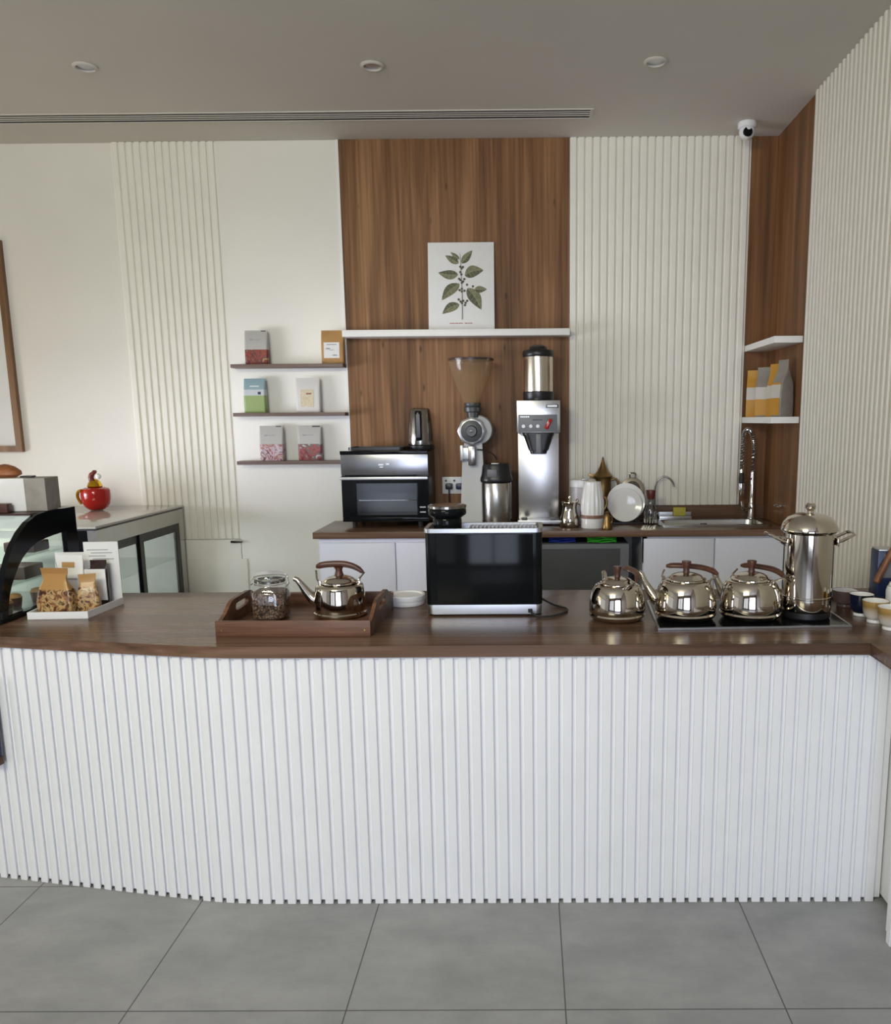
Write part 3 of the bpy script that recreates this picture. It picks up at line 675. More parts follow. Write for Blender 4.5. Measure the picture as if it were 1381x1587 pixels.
# brown lid behind, navy box, wooden spoon
tag(MB().lathe([(0, 0), (.085, 0), (.088, .004), (.086, .010), (.05, .014), (0, .015)], 48).build('wooden_coaster', 'handle_wood', None, (1.255, 3.10, FT+.0005)), 'round flat brown wooden coaster behind the navy cup', 'coaster')
t = thing('storage_tin', 'tall navy blue tin with slanting brown wooden handle at the right edge', 'tin', (1.368, 2.965, FT+.0005), -6)
MB().box(-.06, .09, 0, .09, 0, .200, .004).build('body', 'navy', t)
MB().box(-.04, .07, -.0015, -.0003, .10, .19).build('front_panel', 'grey', t)
MB().box(-.058, .088, .002, .088, .2003, .206, .001).build('lid', 'silver', t)
M['spoon_wood'] = wood('spoon_wood', srgb(104, 62, 34), srgb(142, 92, 56), srgb(164, 112, 72), 2, k=24)
MB().tube(smooth([(-.066, -.014, .082), (-.048, -.0145, .13), (-.018, -.014, .20), (.004, -.013, .252)]), [.008]+[.0125]*8+[.0115]*6+[.0105]*3+[.009], 12).build('wooden_handle', 'spoon_wood', t)
t = thing('canister', 'white rounded canister cut off by the right edge', 'canister', (1.335, 2.86, FT+.0005))
MB().lathe([(0, 0), (.033, 0), (.037, .01), (.037, .075), (.033, .09), (0, .092)], 36).build('body', 'ceramic', t)
MB().lathe([(0, .0922), (.03, .0922), (.026, .104), (.008, .108), (0, .112)], 30).build('lid', 'ceramic', t)

# ------------------------------------------------------------------ espresso machine seen from behind
t = thing('espresso_machine', 'black espresso machine with silver base seen from behind', 'coffee machine', (-.163, 2.815, FT))
w2, d2 = .209, .178
poly = rrect(w2*2, d2, .022, 6, 0, d2/2)
MB().prism(poly, 'z', .042, .303, bev=.003).build('body', 'black_gloss', t)
MB().box(-.168, .176, -.0022, -.0004, .046, .298, .001).build('back_panel', 'black_gloss', t)
MB().prism(rrect(w2*2-.004, d2-.004, .022, 6, 0, d2/2), 'z', .007, .0415, bev=.003).build('base', 'silver', t)
for x in (-.17, .17):
    for yv in (.03, .15): MB().lathe([(0, .0005), (.014, .0005), (.014, .007), (0, .007)], 16, (x, yv, 0)).build('foot', 'rubber', t)
MB().frame(rrect(w2*2+.006, d2+.006, .024, 6, 0, d2/2), rrect(w2*2-.024, d2-.026, .014, 6, 0, d2/2), 'z', .3035, .318).build('cup_rail', 'silver', t)
MB().prism(rrect(w2*2-.026, d2-.028, .014, 6, 0, d2/2), 'z', .3035, .3065).build('top_plate', 'dark_steel', t)
gr = MB()
for k in range(17):
    x = -.055+k*.0145; gr.box(x, x+.007, .018, d2-.018, .308, .3125, .001)
gr.box(-.06, .19, .05, .054, .3066, .3115).box(-.06, .19, .125, .129, .3066, .3115)
gr.build('warming_grille', 'silver', t)
hp = MB().lathe([(0, .307), (.05, .307), (.052, .31), (.052, .340), (.050, .346), (.066, .358), (.069, .362), (.0695, .378), (.066, .383), (.0, .384)], 48, (-.135, .095, 0)).build('bean_hopper', 'black_gloss', t)
MB().lathe([(.066, .3838), (.0705, .384), (.0705, .392), (.066, .394), (.045, .3945), (0, .395)], 48, (-.135, .095, 0), cap=False).build('lid', 'dark_steel', hp)
cord = [(.165, -.004, .020), (.172, -.02, .014), (.195, -.03, .0055), (.235, -.025, .0045), (.275, .01, .0045), (.30, .06, .0045), (.295, .10, .0045), (.265, .135, .0045), (.24, .15, .012), (.205, .16, .03)]
m = MB().tube(smooth(cord), .0038, 8); m.lathe([(0, -.006), (.008, -.006), (.008, .006), (0, .006)], 12, (.165, -.003, .02)); m.build('power_cord', 'rubber', t)

# white plastic lid on the worktop
t = thing('plastic_lid', 'round white plastic container lid left of the espresso machine', 'lid', (-.476, 3.025, FT+.0005))
MB().lathe([(0, 0), (.068, 0), (.070, .003), (.070, .016), (.0685, .0175), (0, .0175)], 48).build('container', 'plastic_white', t)
MB().lathe([(0, .018), (.0715, .018), (.073, .021), (.073, .036), (.070, .039), (.062, .0385), (.059, .033), (0, .0325)], 48).build('cover', 'plastic_white', t)

# ------------------------------------------------------------------ wooden tray, jar
t = thing('serving_tray', 'rectangular walnut serving tray with cut-out handles', 'tray', (-.776, 2.545, FT+.0005), -.5)
tw, td = .255, .44
MB().box(-tw+.012, tw-.012, .013, td-.013, 0.001, .012).build('base', 'tray_wood', t)
MB().box(-tw, tw, 0, .0125, 0, .054, .0015).build('front_wall', 'tray_wood', t)
MB().box(-tw, tw, td-.0125, td, 0, .054, .0015).build('back_wall', 'tray_wood', t)
def tray_side(s):
    prof = []; n = 24
    for i in range(n+1):
        u = i/n; y = .013+u*(td-.026); k = max(0, min(1, (min(u, 1-u)-.06)/.26)); k = k*k*(3-2*k)
        prof.append((y, .054+.042*k))
    outer = [(.013, 0)]+[(td-.013, 0)]+prof[::-1]
    # slot: ring of quads between slot outline and outer outline
    yc, hw, zc, hr = td/2, .062, .064, .013
    m = MB(); NN = 64
    def ray_hit(a):
        # outer boundary sampled as function of angle around slot centre
        best = None; dx, dz = cos(a), sin(a)
        for p0, p1 in zip(outer, outer[1:]+outer[:1]):
            ax, az = p0[0]-yc, p0[1]-zc; bx, bz = p1[0]-yc, p1[1]-zc
            den = dx*(bz-az)-dz*(bx-ax)
            if abs(den) < 1e-9: continue
            tt = (ax*(bz-az)-az*(bx-ax))/den; uu = (ax*dz-az*dx)/den
            if tt > 0 and -1e-6 <= uu <= 1+1e-6 and (best is None or tt < best): best = tt
        return (yc+dx*best, zc+dz*best)
    ia, oa = [], []
    angs = sorted([2*pi*i/NN for i in range(NN)]+[math.atan2(p[1]-zc, p[0]-yc) % (2*pi) for p in (outer[0], outer[1], prof[0], prof[-1])])
    for a in angs:
        dx, dz = cos(a), sin(a)
        tt = min((hw/abs(dx)) if abs(dx) > 1e-6 else 9, (hr/abs(dz)) if abs(dz) > 1e-6 else 9)
        x_, z_ = dx*tt, dz*tt
        if abs(x_) > hw-hr:                      # rounded slot ends
            cxx = math.copysign(hw-hr, x_); A = dx*dx+dz*dz; B = -2*dx*cxx; C_ = cxx*cxx-hr*hr; disc = max(0, B*B-4*A*C_); tt = (-B+math.sqrt(disc))/(2*A); x_, z_ = dx*tt, dz*tt
        ia.append((yc+x_, zc+z_)); oa.append(ray_hit(a))
    x0 = -tw if s < 0 else tw-.0125
    m.frame(oa, ia, 'x', x0, x0+.0125)
    sh = Matrix.Identity(4); sh[0][2] = s*.25; sh = sh          # sides flare outwards
    return m
for s in (-1, 1): tray_side(s).build('side_handle', 'tray_wood', t)
m = MB()
for x in (-tw+.02, tw-.02):
    c = MB().lathe([(0, 0), (.0045, 0), (.004, .0015), (0, .002)], 14); c.xf(Matrix.Translation((x, 0, .022)) @ Matrix.Rotation(radians(90), 4, 'X')); m.join(c)
m.build('rivet', 'brass', t)

t = thing('glass_jar', 'clip top glass jar of coffee beans on the wooden tray', 'jar', (-.910, 2.755, FT+.0135))
def sq(r, z, k=.55):
    return [(x, y, z) for x, y in rrect(2*r, 2*r, r*k, 6)]
MB().rings([sq(.052, 0), sq(.058, .006), sq(.060, .02), sq(.060, .098), sq(.055, .115, .8), sq(.050, .122, .98), sq(.050, .130, .98)], True, True).build('jar_body', 'jar_glass', t)
def bean_mat():
    m, nt, b = new_mat('coffee_beans')
    v = N(nt, 'ShaderNodeTexVoronoi'); v.inputs['Scale'].default_value = 130; nt.links.new(objcoord(nt), v.inputs['Vector'])
    r = ramp(nt, [(.0, srgb(176, 146, 120)), (.45, srgb(112, 84, 68)), (.8, srgb(40, 30, 26))]); nt.links.new(v.outputs['Distance'], r.inputs[0])
    nt.links.new(r.outputs[0], b.inputs['Base Color']); b.inputs['Roughness'].default_value = .45
    bp = N(nt, 'ShaderNodeBump'); bp.inputs['Distance'].default_value = .004; bp.inputs['Strength'].default_value = .9; bp.invert = True
    nt.links.new(v.outputs['Distance'], bp.inputs['Height']); nt.links.new(bp.outputs[0], b.inputs['Normal'])
    return m
M['beans'] = bean_mat()
o = MB().rings([sq(.050, .005), sq(.0555, .010), sq(.0565, .02), sq(.0565, .092), sq(.050, .100)]).build('beans', 'beans', t); o['kind'] = 'stuff'
MB().lathe([(.050, .1305), (.0535, .132), (.0535, .138), (.050, .1395)], 40, cap=False).build('seal_ring', 'dark_steel', t)
lid = MB().lathe([(0, .140), (.052, .140), (.0545, .144), (.0545, .152), (.049, .160), (.0, .161)], 40).build('glass_lid', 'jar_glass', t)
m = MB(); ringp = [(.0555*cos(a), .0555*sin(a), .127) for a in [2*pi*i/32 for i in range(32)]]; m.tube(ringp, .0018, 6, closed=True)
ringp = [(.056*cos(a), .056*sin(a), .146) for a in [2*pi*i/32 for i in range(32)]]; m.tube(ringp, .0016, 6, closed=True)
m.tube([(-.056, -.01, .127), (-.066, -.006, .120), (-.068, 0, .135), (-.056, .0, .147)], .0018, 6); m.tube([(.056, -.006, .112), (.066, 0, .125), (.062, 0, .155), (.053, 0, .158)], .0022, 6)
m.build('wire_clip', 'chrome', t)
m = MB().rings([[(.034*cos(a), -.0607, .072+.030*sin(a)) for a in [pi*i/14 for i in range(15)]]+[(-.034, -.0607, .022), (.034, -.0607, .022)], [(.032*cos(a), -.0622, .072+.028*sin(a)) for a in [pi*i/14 for i in range(15)]]+[(-.032, -.0622, .024), (.032, -.0622, .024)]])
m.build('embossed_panel', 'jar_glass', t)

# ------------------------------------------------------------------ white display tray with snack pouches
t = thing('display_stand', 'white tray shaped counter display with upright panels', 'display stand', (-1.70, 2.93, FT+.0005), 3)
m = MB().prism([(-.115, -.12), (.098, -.12), (.122, .115), (-.125, .115)], 'z', 0, .006)
m.prism([(-.115, -.12), (.098, -.12), (.099, -.115), (-.115, -.115)], 'z', .006, .026).prism([(.098, -.115), (.122, .115), (.117, .115), (.093, -.115)], 'z', .006, .026).prism([(-.115, -.115), (-.110, -.115), (-.120, .115), (-.125, .115)], 'z', .006, .026)
m.build('tray', 'plastic_white', t)
MB().box(-.012, .118, .117, .121, 0, .245).build('back_panel', 'paper', t)
MB().box(-.125, -.010, .123, .127, 0, .205).build('side_panel', 'paper', t)
pk = MB().box(.012, .020, .050, .1165, .006, .150).box(.020, .092, .050, .055, .03, .150); pk.build('pocket', 'plastic_white', t)
m = MB()
for k, (a, b_) in enumerate(((.0, .08), (.015, .095), (.005, .07), (.02, .10))): m.box(a, b_, .1155, .1168, .213-.012*k, .216-.012*k)
m.build('lettering', 'ink_soft', t)
M['gold_snack'] = zones('gold_snack', .165, [(0, srgb(120, 82, 50)), (.55, srgb(178, 136, 80)), (.9, srgb(166, 122, 70))], (.0, .56, [srgb(74, 44, 28), srgb(196, 166, 116), srgb(140, 96, 58), srgb(60, 34, 24)], 34), .3)
def snack(label, x, y, w, h, d, mat, rz, marks=None, gathered=True):
    t = thing('snack_pouch', label, 'snack pouch', (x, y, FT+.0068), rz, 'snack pouches in the white display stand')
    lv = [(0, .93, .9), (.04, 1, 1), (.25, 1.02, 1), (.48, .97, .85), (.64, .80, .5), (.74, .68, .22), (.80, .68, .10), (.9, .76, .05), (1, .80, .04)] if gathered else [(0, .96, .9), (.04, 1, 1), (.5, 1, .8), (.85, 1, .12), (1, 1, .04)]
    rnd = random.Random(int(w*9999)); R = []
    for z, a, b in lv:
        R.append([(px*w*a*(1+.05*(rnd.random()-.5)), py*d*max(b, .04)*(1+.12*(rnd.random()-.5)), z*h) for px, py in rrect(1, 1, .18 if b > .2 else .01, 5)])
    MB().rings(R).build('pouch', mat, t, sharp=60)
    yf = yfront(lv, d, h)
    for nm, mt, rects in (marks or []):
        m = MB()
        for x0, x1, z0, z1 in rects:
            zz = sorted({z0, z1}|{q[0] for q in lv if z0 < q[0] < z1})
            m.rings([[(x0*w, yf(z_*h)-.003, z_*h), (x1*w, yf(z_*h)-.003, z_*h), (x1*w, yf(z_*h)-.001, z_*h), (x0*w, yf(z_*h)-.001, z_*h)] for z_ in zz])
        m.build(nm, mt, t)
    return t
snack('gold and brown snack pouch at the front of the white display stand', -1.735, 2.872, .130, .170, .055, 'gold_snack', -4)
snack('brown and gold snack pouch half hidden behind the front gold one', -1.640, 2.912, .075, .140, .045, 'gold_snack', 16)
snack('white snack pouch with gold label standing behind the gold pouches', -1.742, 2.985, .110, .200, .030, 'paper', -6, [('label', 'kraft', [(-.25, .2, .76, .86)]), ('lettering', 'ink_soft', [(-.4, .3, .53, .56)])], False)
t = thing('chocolate_pouch', 'dark brown shiny pouch tucked into the upright pocket of the display', 'snack pouch', (-1.646, 3.01, FT+.0068), 3)
R, lv = pouch_rings(.062, .175, .03, .1); MB().rings(R).build('pouch', plain('dark_foil', srgb(48, 30, 24), .25, var=.4, nscale=50), t)
MB().box(-.02, .02, -.0155, -.0135, .12, .135).build('label', 'brass', t)

# ------------------------------------------------------------------ display cases on the left
M['lit'] = bpy.data.materials.new('lit_tube'); M['lit'].use_nodes = True
_b = M['lit'].node_tree.nodes['Principled BSDF']; _b.inputs['Base Color'].default_value = (.9, .9, .9, 1)
_b.inputs['Emission Color'].default_value = (1, .97, .9, 1); _b.inputs['Emission Strength'].default_value = 1.5
def light_strip(name, x0, x1, y, z, parent, power):
    MB().box(x0, x1, y-.012, y+.012, z-.01, z, .002).build(name, 'lit', parent)
    l = bpy.data.lights.new('case_lamp', 'AREA'); l.shape = 'RECTANGLE'; l.size = x1-x0; l.size_y = .02; l.energy = power; l.color = (1, .96, .88)
    o = bpy.data.objects.new('case_lamp', l); COL.objects.link(o); o.location = ((x0+x1)/2, y, z-.012); o.parent = parent
XC = -1.853
t = thing('display_case', 'curved glass pastry display case with black end panel on the counter', 'display case', (0, 0, 0))
arc = [(2.722, FT+.004), (2.732, .95), (2.752, 1.012), (2.778, 1.068), (2.806, 1.115), (2.842, 1.160), (2.884, 1.197), (2.935, 1.228), (2.997, 1.250), (3.06, 1.2560), (3.12, 1.2562), (3.253, 1.2545), (3.253, 1.1), (3.253, FT+.004)]
inn = [(2.768, .910), (2.776, .945), (2.790, .985), (2.808, 1.018), (2.832, 1.05), (2.858, 1.08), (2.89, 1.107), (2.93, 1.13), (2.98, 1.148), (3.04, 1.156), (3.09, 1.16), (3.175, 1.164), (3.175, 1.05), (3.175, .910)]
MB().frame(arc, inn, 'x', XC-.02, XC).build('end_panel', 'black_gloss', t)
MB().prism(inn, 'x', XC-.013, XC-.008).build('end_glass', 'case_glass', t)
gl = MB(); ga = [(y, z) for y, z in arc[:9]]
gl.rings([[(XC-.021, y, z), (-3.2, y, z), (-3.2, y+.005, z-.003), (XC-.021, y+.005, z-.003)] for y, z in ga]); gl.build('curved_glass', 'case_glass', t)
MB().box(-3.2, XC-.021, 2.99, 3.25, 1.2475, 1.2555, .002).build('top_board', plain('dark_top', srgb(62, 44, 40), .3), t)
MB().box(-3.2, XC-.021, 2.995, 3.01, 1.20, 1.247).box(-3.2, XC-.021, 2.97, 2.985, 1.165, 1.19).build('light_rail', 'plastic_white', t)
light_strip('lamp_strip', -3.15, XC-.06, 3.05, 1.246, t, 4)
MB().box(-3.2, XC-.021, 3.235, 3.25, FT+.004, 1.247).build('back_panel', plain('case_back', srgb(196, 204, 196), .4), t)
MB().box(-3.2, XC-.021, 2.74, 3.234, FT+.004, .906).build('floor_plate', 'silver', t)
for z, y0 in ((1.0, 2.86), (1.09, 2.95)): MB().box(-3.15, XC-.03, y0, 3.23, z, z+.006).build('shelf', 'case_glass', t)
def cake(label, x, y, z, w, d, h, mat):
    return tag(MB().box(x-w/2, x+w/2, y-d/2, y+d/2, z, z+h, .006).build('cake_box', mat), label, 'pastry')
cake('dark chocolate cake on the upper shelf of the curved display case', -1.97, 3.10, 1.0965, .12, .10, .04, 'cocoa')
cake('dark brown cake on the middle shelf of the curved display case', -1.97, 3.02, 1.0065, .14, .12, .05, 'cocoa')
for k, (x, y) in enumerate(((-1.90, 2.83), (-1.93, 2.93), (-1.91, 3.04))):
    t2 = thing('dessert_cup', ('small brown dessert cup nearest the curved glass in the display case', 'small brown dessert cup in the middle of the display case floor', 'small brown dessert cup at the back of the display case floor')[k], 'dessert', (x, y, .9065), 0, 'dessert cups in the display case')
    MB().lathe([(0, 0), (.020, 0), (.026, .04), (0, .0405)], 20).build('cup', 'handle_wood', t2)
    MB().lathe([(0, .041), (.026, .041), (.020, .052), (0, .058)], 20).build('cream_top', 'kraft', t2)
# things on the case top
zc = 1.2575
t = thing('gift_box', 'white and grey cardboard box on top of the curved display case', 'box', (-1.935, 3.115, zc), 8)
MB().box(-.16, -.0002, -.06, .06, 0, .125, .001).build('white_side', 'paper', t)
MB().box(0, .075, -.0605, .06, 0, .125, .001).build('grey_side', plain('box_grey', srgb(150, 144, 136), .6, var=.12, nscale=26), t)
MB().box(-.03, .012, -.02, .02, .1253, .132, .002).build('clip', 'black', t)
t = thing('wooden_stand', 'small brown wooden stand in front of the white box', 'stand', (-1.995, 3.02, zc))
MB().box(-.10, .03, -.02, .012, 0, .034, .003).build('block', 'handle_wood', t)
tag(MB().lathe([(0, 0), (.026, 0), (.03, .02), (.024, .05), (.012, .068), (0, .072)], 24).build('white_ornament', 'ceramic', None, (-2.045, 3.016, zc+.0345)), 'white rounded ornament standing on the brown wooden stand', 'ornament')
m = MB().lathe([(0, 0), (.03, 0), (.05, .012), (.048, .026), (.03, .042), (.012, .05), (0, .052)], 28, sx=1.2, sy=.8)
tag(m.build('bread_roll', plain('crust', srgb(140, 82, 46), .5, var=.3, nscale=30), None, (-2.03, 3.115, zc+.1255)), 'brown rounded loaf shaped ornament on top of the white box', 'ornament')

X2 = -2.24
t = thing('display_fridge', 'display fridge with black framed sliding glass doors and pale top by the back wall', 'display case', (0, 0, 0))
MB().box(-3.3, X2+.005, 4.095, 5.155, 1.05, 1.062, .001).build('top_glass', plain('pale_top', srgb(196, 194, 188), .08, var=.02), t)
MB().box(-3.3, X2, 4.10, 5.15, 1.04, 1.0495).build('top_edge', 'black', t)
MB().box(X2-.02, X2, 4.15, 5.15, .955, 1.0395).box(X2-.04, X2, 5.085, 5.15, .08, .955).build('steel_header', 'steel_soft', t)
MB().box(X2-.045, X2, 4.10, 4.15, .08, 1.0395).build('corner_post', 'steel_soft', t)
MB().box(-3.3, X2-.046, 4.10, 4.115, .08, 1.0395).build('end_panel', 'black_gloss', t)
MB().box(-3.3, X2-.03, 4.116, 5.15, .02, .08).build('body', 'white', t)
MB().box(-3.3, -3.294, 4.116, 5.15, .081, 1.039).build('customer_glass', 'case_glass', t)
light_strip('lamp_strip', -3.2, X2-.08, 4.62, 1.032, t, 3)
MB().box(-3.268, X2-.05, 5.13, 5.15, .081, 1.039).build('back_panel', plain('fridge_inside', srgb(196, 198, 190), .4), t)
for a, b_, off in ((4.151, 4.60, .012), (4.56, 5.084, .0)):
    d = MB().frame([(a, .085), (b_, .085), (b_, .954), (a, .954)], [(a+.045, .13), (b_-.045, .13), (b_-.045, .905), (a+.045, .905)], 'x', X2-.011-off, X2-.001-off).build('sliding_door', 'black', t)
    MB().box(X2-.008-off, X2-.004-off, a+.046, b_-.046, .131, .904).build('pane', 'case_glass', d)
for z in (.42, .72): MB().box(-3.26, X2-.05, 4.13, 5.12, z, z+.008).build('shelf', 'case_glass', t)

# red pot on the fridge
t = thing('ornament_pot', 'glossy red apple shaped pot with gold bird lid on the display fridge', 'ornament', (-2.655, 4.90, 1.0625))
MB().lathe([(0, 0), (.032, 0), (.044, .004), (.062, .018), (.074, .038), (.081, .065), (.083, .095), (.082, .115), (.076, .130), (.058, .138), (.02, .140), (0, .140)], 48).build('pot', 'red', t)
lid = MB().lathe([(0, .1402), (.04, .1402), (.044, .146), (.036, .166), (.026, .180), (.012, .19), (0, .192)], 30).build('lid', 'gold', t)
m = MB().tube(smooth([(-.004, -.01, .172), (-.012, -.012, .195), (-.006, -.012, .215), (.012, -.012, .232), (.022, -.012, .236)]), [.017]*8+[.016]*6+[.013]*6+[.009]*5, 12); m.build('bird_tail', 'maroon', lid)
MB().lathe([(0, -.018), (.012, -.012), (.016, 0), (.012, .012), (0, .018)], 20, (.03, -.004, .205)).build('bird_head', 'ceramic', lid)
m = MB().tube(smooth([(-.05, -.066, .125), (-.078, -.05, .115), (-.092, -.035, .08), (-.08, -.02, .04)]), .009, 10); m.build('handle', 'gold', t)

# access panel low on the back wall with small handle
t = thing('access_panel', 'flush white panel low on the wall behind the display fridge', 'panel', (-2.063, YB-.0225, .08))
MB().box(-.213, .213, -.006, -.0003, 0, .625, .001).build('panel', 'white_wall', t)
tag(MB().box(-1.945, -1.872, 5.155, 5.1775, .812, .826, .003).build('door_handle', 'dark_steel'), 'small dark metal pull at the bottom of the left slats', 'handle')

# ------------------------------------------------------------------ toaster oven and its load
t = thing('toaster_oven', 'black and steel toaster oven on the left of the back worktop', 'oven', (-.866, 4.83, BT))
x0, x1, dp = -.262, .262, .33
m = MB().box(x0, x0+.02, .012, dp, .035, .455, .003).box(x1-.075, x1, .012, dp, .035, .455, .003).box(x0+.02, x1-.075, .012, dp, .435, .455).box(x0+.02, x1-.075, .012, dp, .035, .06).box(x0+.02, x1-.075, dp-.02, dp, .06, .435)
m.build('housing', 'black', t)
MB().box(x0+.021, x1-.076, .05, dp-.022, .061, .063).box(x0+.021, x1-.076, dp-.024, dp-.0205, .063, .434).box(x0+.0205, x0+.022, .05, dp-.024, .063, .434).build('liner', plain('enamel_grey', (.34, .36, .39, 1), .4), t)
m = MB()
for k in range(12): m.box(x0+.03+k*.033, x0+.033+k*.033, .03, dp-.03, .165, .168)
m.box(x0+.021, x1-.076, .03, .034, .160, .165); m.build('rack', 'chrome', t)
MB().box(x0, x1, .0, .0115, .318, .440, .002).build('upper_front', metal('dark_mirror', (.30, .30, .32, 1), .24), t)
MB().box(x0-.002, x1-.002, -.004, .018, .441, .462, .002).build('top_edge', 'black_gloss', t)
dr = MB().frame([(x0, .062), (x1, .062), (x1, .312), (x0, .312)], [(x0+.088, .076), (x1-.066, .076), (x1-.066, .268), (x0+.088, .268)], 'y', -.001, .0115).build('door', 'black_gloss', t)
MB().box(x0+.089, x1-.067, .003, .007, .077, .267).build('window', 'oven_glass', dr)
m = MB().box(x0-.004, x1, -.03, -.016, .290, .308, .004).box(x0+.01, x0+.03, -.018, -.0015, .292, .306).box(x1-.04, x1-.02, -.018, -.0015, .292, .306); m.build('handle', 'silver', dr)
MB().box(x0, x1, -.004, .011, .036, .0605, .002).build('base_strip', 'black_gloss', t)
for x in (x0+.06, x1-.06):
    for yv in (.05, dp-.04): MB().lathe([(0, .0005), (.014, .0005), (.016, .0345), (0, .0345)], 14, (x, yv, 0)).build('foot', 'rubber', t)
m = MB()
for k, zz in enumerate((.09, .12)): m.box(x1-.055, x1-.02, -.0035, -.0012, zz, zz+.006)
m.build('control_mark', 'silver', t)
m = MB()
m.xf(Matrix.Identity(4)); m.box(.185, .20, -.003, -.0005, .395, .401) if False else None
m.box(-.035, -.005, -.0018, -.0002, .375, .384).box(-.028, -.008, -.0018, -.0002, .362, .368).box(.01, .03, -.0018, -.0002, .378, .388); m.build('logo', 'silver', t)
t = thing('baking_tray', 'flat black baking tray lying on the toaster oven', 'tray', (-.93, 5.01, BT+.4625), 2)
MB().frame(rrect(.34, .24, .03), rrect(.32, .22, .025), 'z', .001, .018).build('rim', 'black', t)
MB().prism(rrect(.322, .222, .025), 'z', 0, .004).build('base', 'black', t)
t = thing('electric_kettle', 'dark chrome electric kettle with black handle on the toaster oven', 'kettle', (-.665, 5.0, BT+.4625))
MB().lathe([(0, 0), (.082, 0), (.084, .004), (.083, .024), (.078, .028), (0, .028)], 40).build('base', 'black', t)
MB().lathe([(0, .0285), (.079, .0285), (.080, .034), (.077, .10), (.070, .18), (.063, .232), (.058, .246), (.045, .252), (0, .253)], 48).build('body', 'dark_steel', t)
m = MB().box(-.020, .020, -.108, -.066, .055, .235, .012).build('handle', 'black_gloss', t)
MB().box(-.012, .012, -.1105, -.1083, .075, .215, .001).build('water_gauge', 'dark_grey', t)

# socket with plugs
t = thing('wall_socket', 'white double wall socket with two dark plugs left of the grinder', 'socket', (-.489, YB-.024, 1.122))
MB().box(-.068, .068, -.010, -.0003, 0, .108, .002).build('plate', 'plastic_white', t)
for x, mt in ((-.024, 'black'), (.043, 'navy')):
    m = MB().box(x-.022, x+.022, -.045, -.0105, .03, .068, .008); m.build('plug', mt, t)
m = MB().box(.004, .016, -.014, -.0102, .078, .09).box(-.05, -.038, -.014, -.0102, .078, .09); m.build('switch', 'black', t)
m = MB().tube(smooth([(-.024, -.03, .03), (-.024, -.032, -.03), (-.022, -.03, -.10), (-.03, -.04, -.1675)]), .004, 8); m.build('plug_cord', 'rubber', t)

# ------------------------------------------------------------------ coffee grinder
t = thing('coffee_grinder', 'shop coffee grinder with tall clear bean hopper and pale metal stand', 'grinder', (-.347, 5.03, BT))
m = MB().rings([[(-.085, -.07, .0005), (.085, -.07, .0005), (.085, .12, .0005), (-.085, .12, .0005)], [(-.08, -.06, .02), (.08, -.06, .02), (.08, .12, .02), (-.08, .12, .02)], [(-.064, -.04, .40), (.064, -.04, .40), (.064, .12, .40), (-.064, .12, .40)], [(-.05, -.035, .50), (.06, -.035, .50), (.06, .12, .50), (-.05, .12, .50)]])
m.build('stand', plain('grinder_grey', (.62, .63, .65, 1), .35, var=.02), t)
rx = Matrix.Rotation(radians(90), 4, 'X')
def disc(prof, x, y, z, n=40):
    m = MB().lathe(prof, n); m.xf(Matrix.Translation((x, y, z)) @ rx); return m
disc([(0, -.16), (.085, -.16), (.092, -.14), (.092, -.01), (.085, 0), (0, 0)], .035, -.03, .578).build('motor_housing', 'grinder_paint', t)
disc([(0, 0), (.084, 0), (.088, .006), (.088, .03), (.078, .036), (.062, .036), (0, .030)], 0.0, -.045, .572, 8).build('burr_cover', 'silver', t)
disc([(0, 0), (.066, 0), (.066, .010), (.05, .014), (.036, .016), (.034, .032), (.03, .036), (0, .036)], 0, -.0815, .572).build('grind_dial', 'dark_grey', t)
disc([(0, 0), (.010, 0), (.009, .006), (0, .009)], 0, -.118, .572, 18).build('dial_screw', 'chrome', t)
MB().lathe([(0, .655), (.036, .655), (.037, .685), (.052, .690), (.054, .715), (.046, .72), (.052, .732), (.05, .742), (0, .742)], 32, (.005, -.02, 0)).build('neck', 'dark_grey', t)
MB().lathe([(.048, .7425), (.062, .775), (.090, .84), (.116, .91), (.130, .965), (.134, .995)], 48, (.0, -.02, 0), cap=False).build('hopper', 'smoke', t)
MB().lathe([(0, .985), (.134, .9955), (.139, .9955), (.140, 1.004), (.132, 1.009), (0, 1.011)], 48, (.0, -.02, 0), cap=False).build('hopper_lid', plain('lid_brown', srgb(66, 50, 42), .3), t)
MB().box(-.055, .004, -.10, -.04, .40, .475, .008).box(-.075, -.05, -.09, -.05, .39, .49, .01).build('bag_clamp', 'silver', t)
MB().box(-.022, .022, -.105, -.045, .365, .482, .004).build('chute', 'dark_steel', t)
MB().tube(smooth([(.03, -.06, .46), (.08, -.07, .455), (.13, -.07, .43), (.15, -.06, .40)]), .004, 8).build('lever', 'black', t)

# airpot
t = thing('airpot', 'steel airpot with black pump lid between grinder and brewer', 'vacuum flask', (-.196, 4.855, BT))
MB().lathe([(0, .0005), (.088, .0005), (.091, .006), (.091, .262), (.088, .269), (0, .269)], 56).build('body', 'steel_soft', t)
MB().rings([[(x, y, z) for x, y in rrect(2*a, 2*b_, min(a, b_)*.85, 6)] for a, b_, z in ((.093, .093, .2695), (.097, .097, .278), (.097, .097, .292), (.089, .09, .315), (.083, .086, .365), (.077, .08, .380))]).build('pump_lid', 'black', t)
MB().box(-.05, .008, -.1005, -.086, .305, .35, .003).build('lever_plate', 'grey', t)
MB().box(-.026, .02, -.080, -.055, .3805, .386, .002).build('button', 'silver', t)

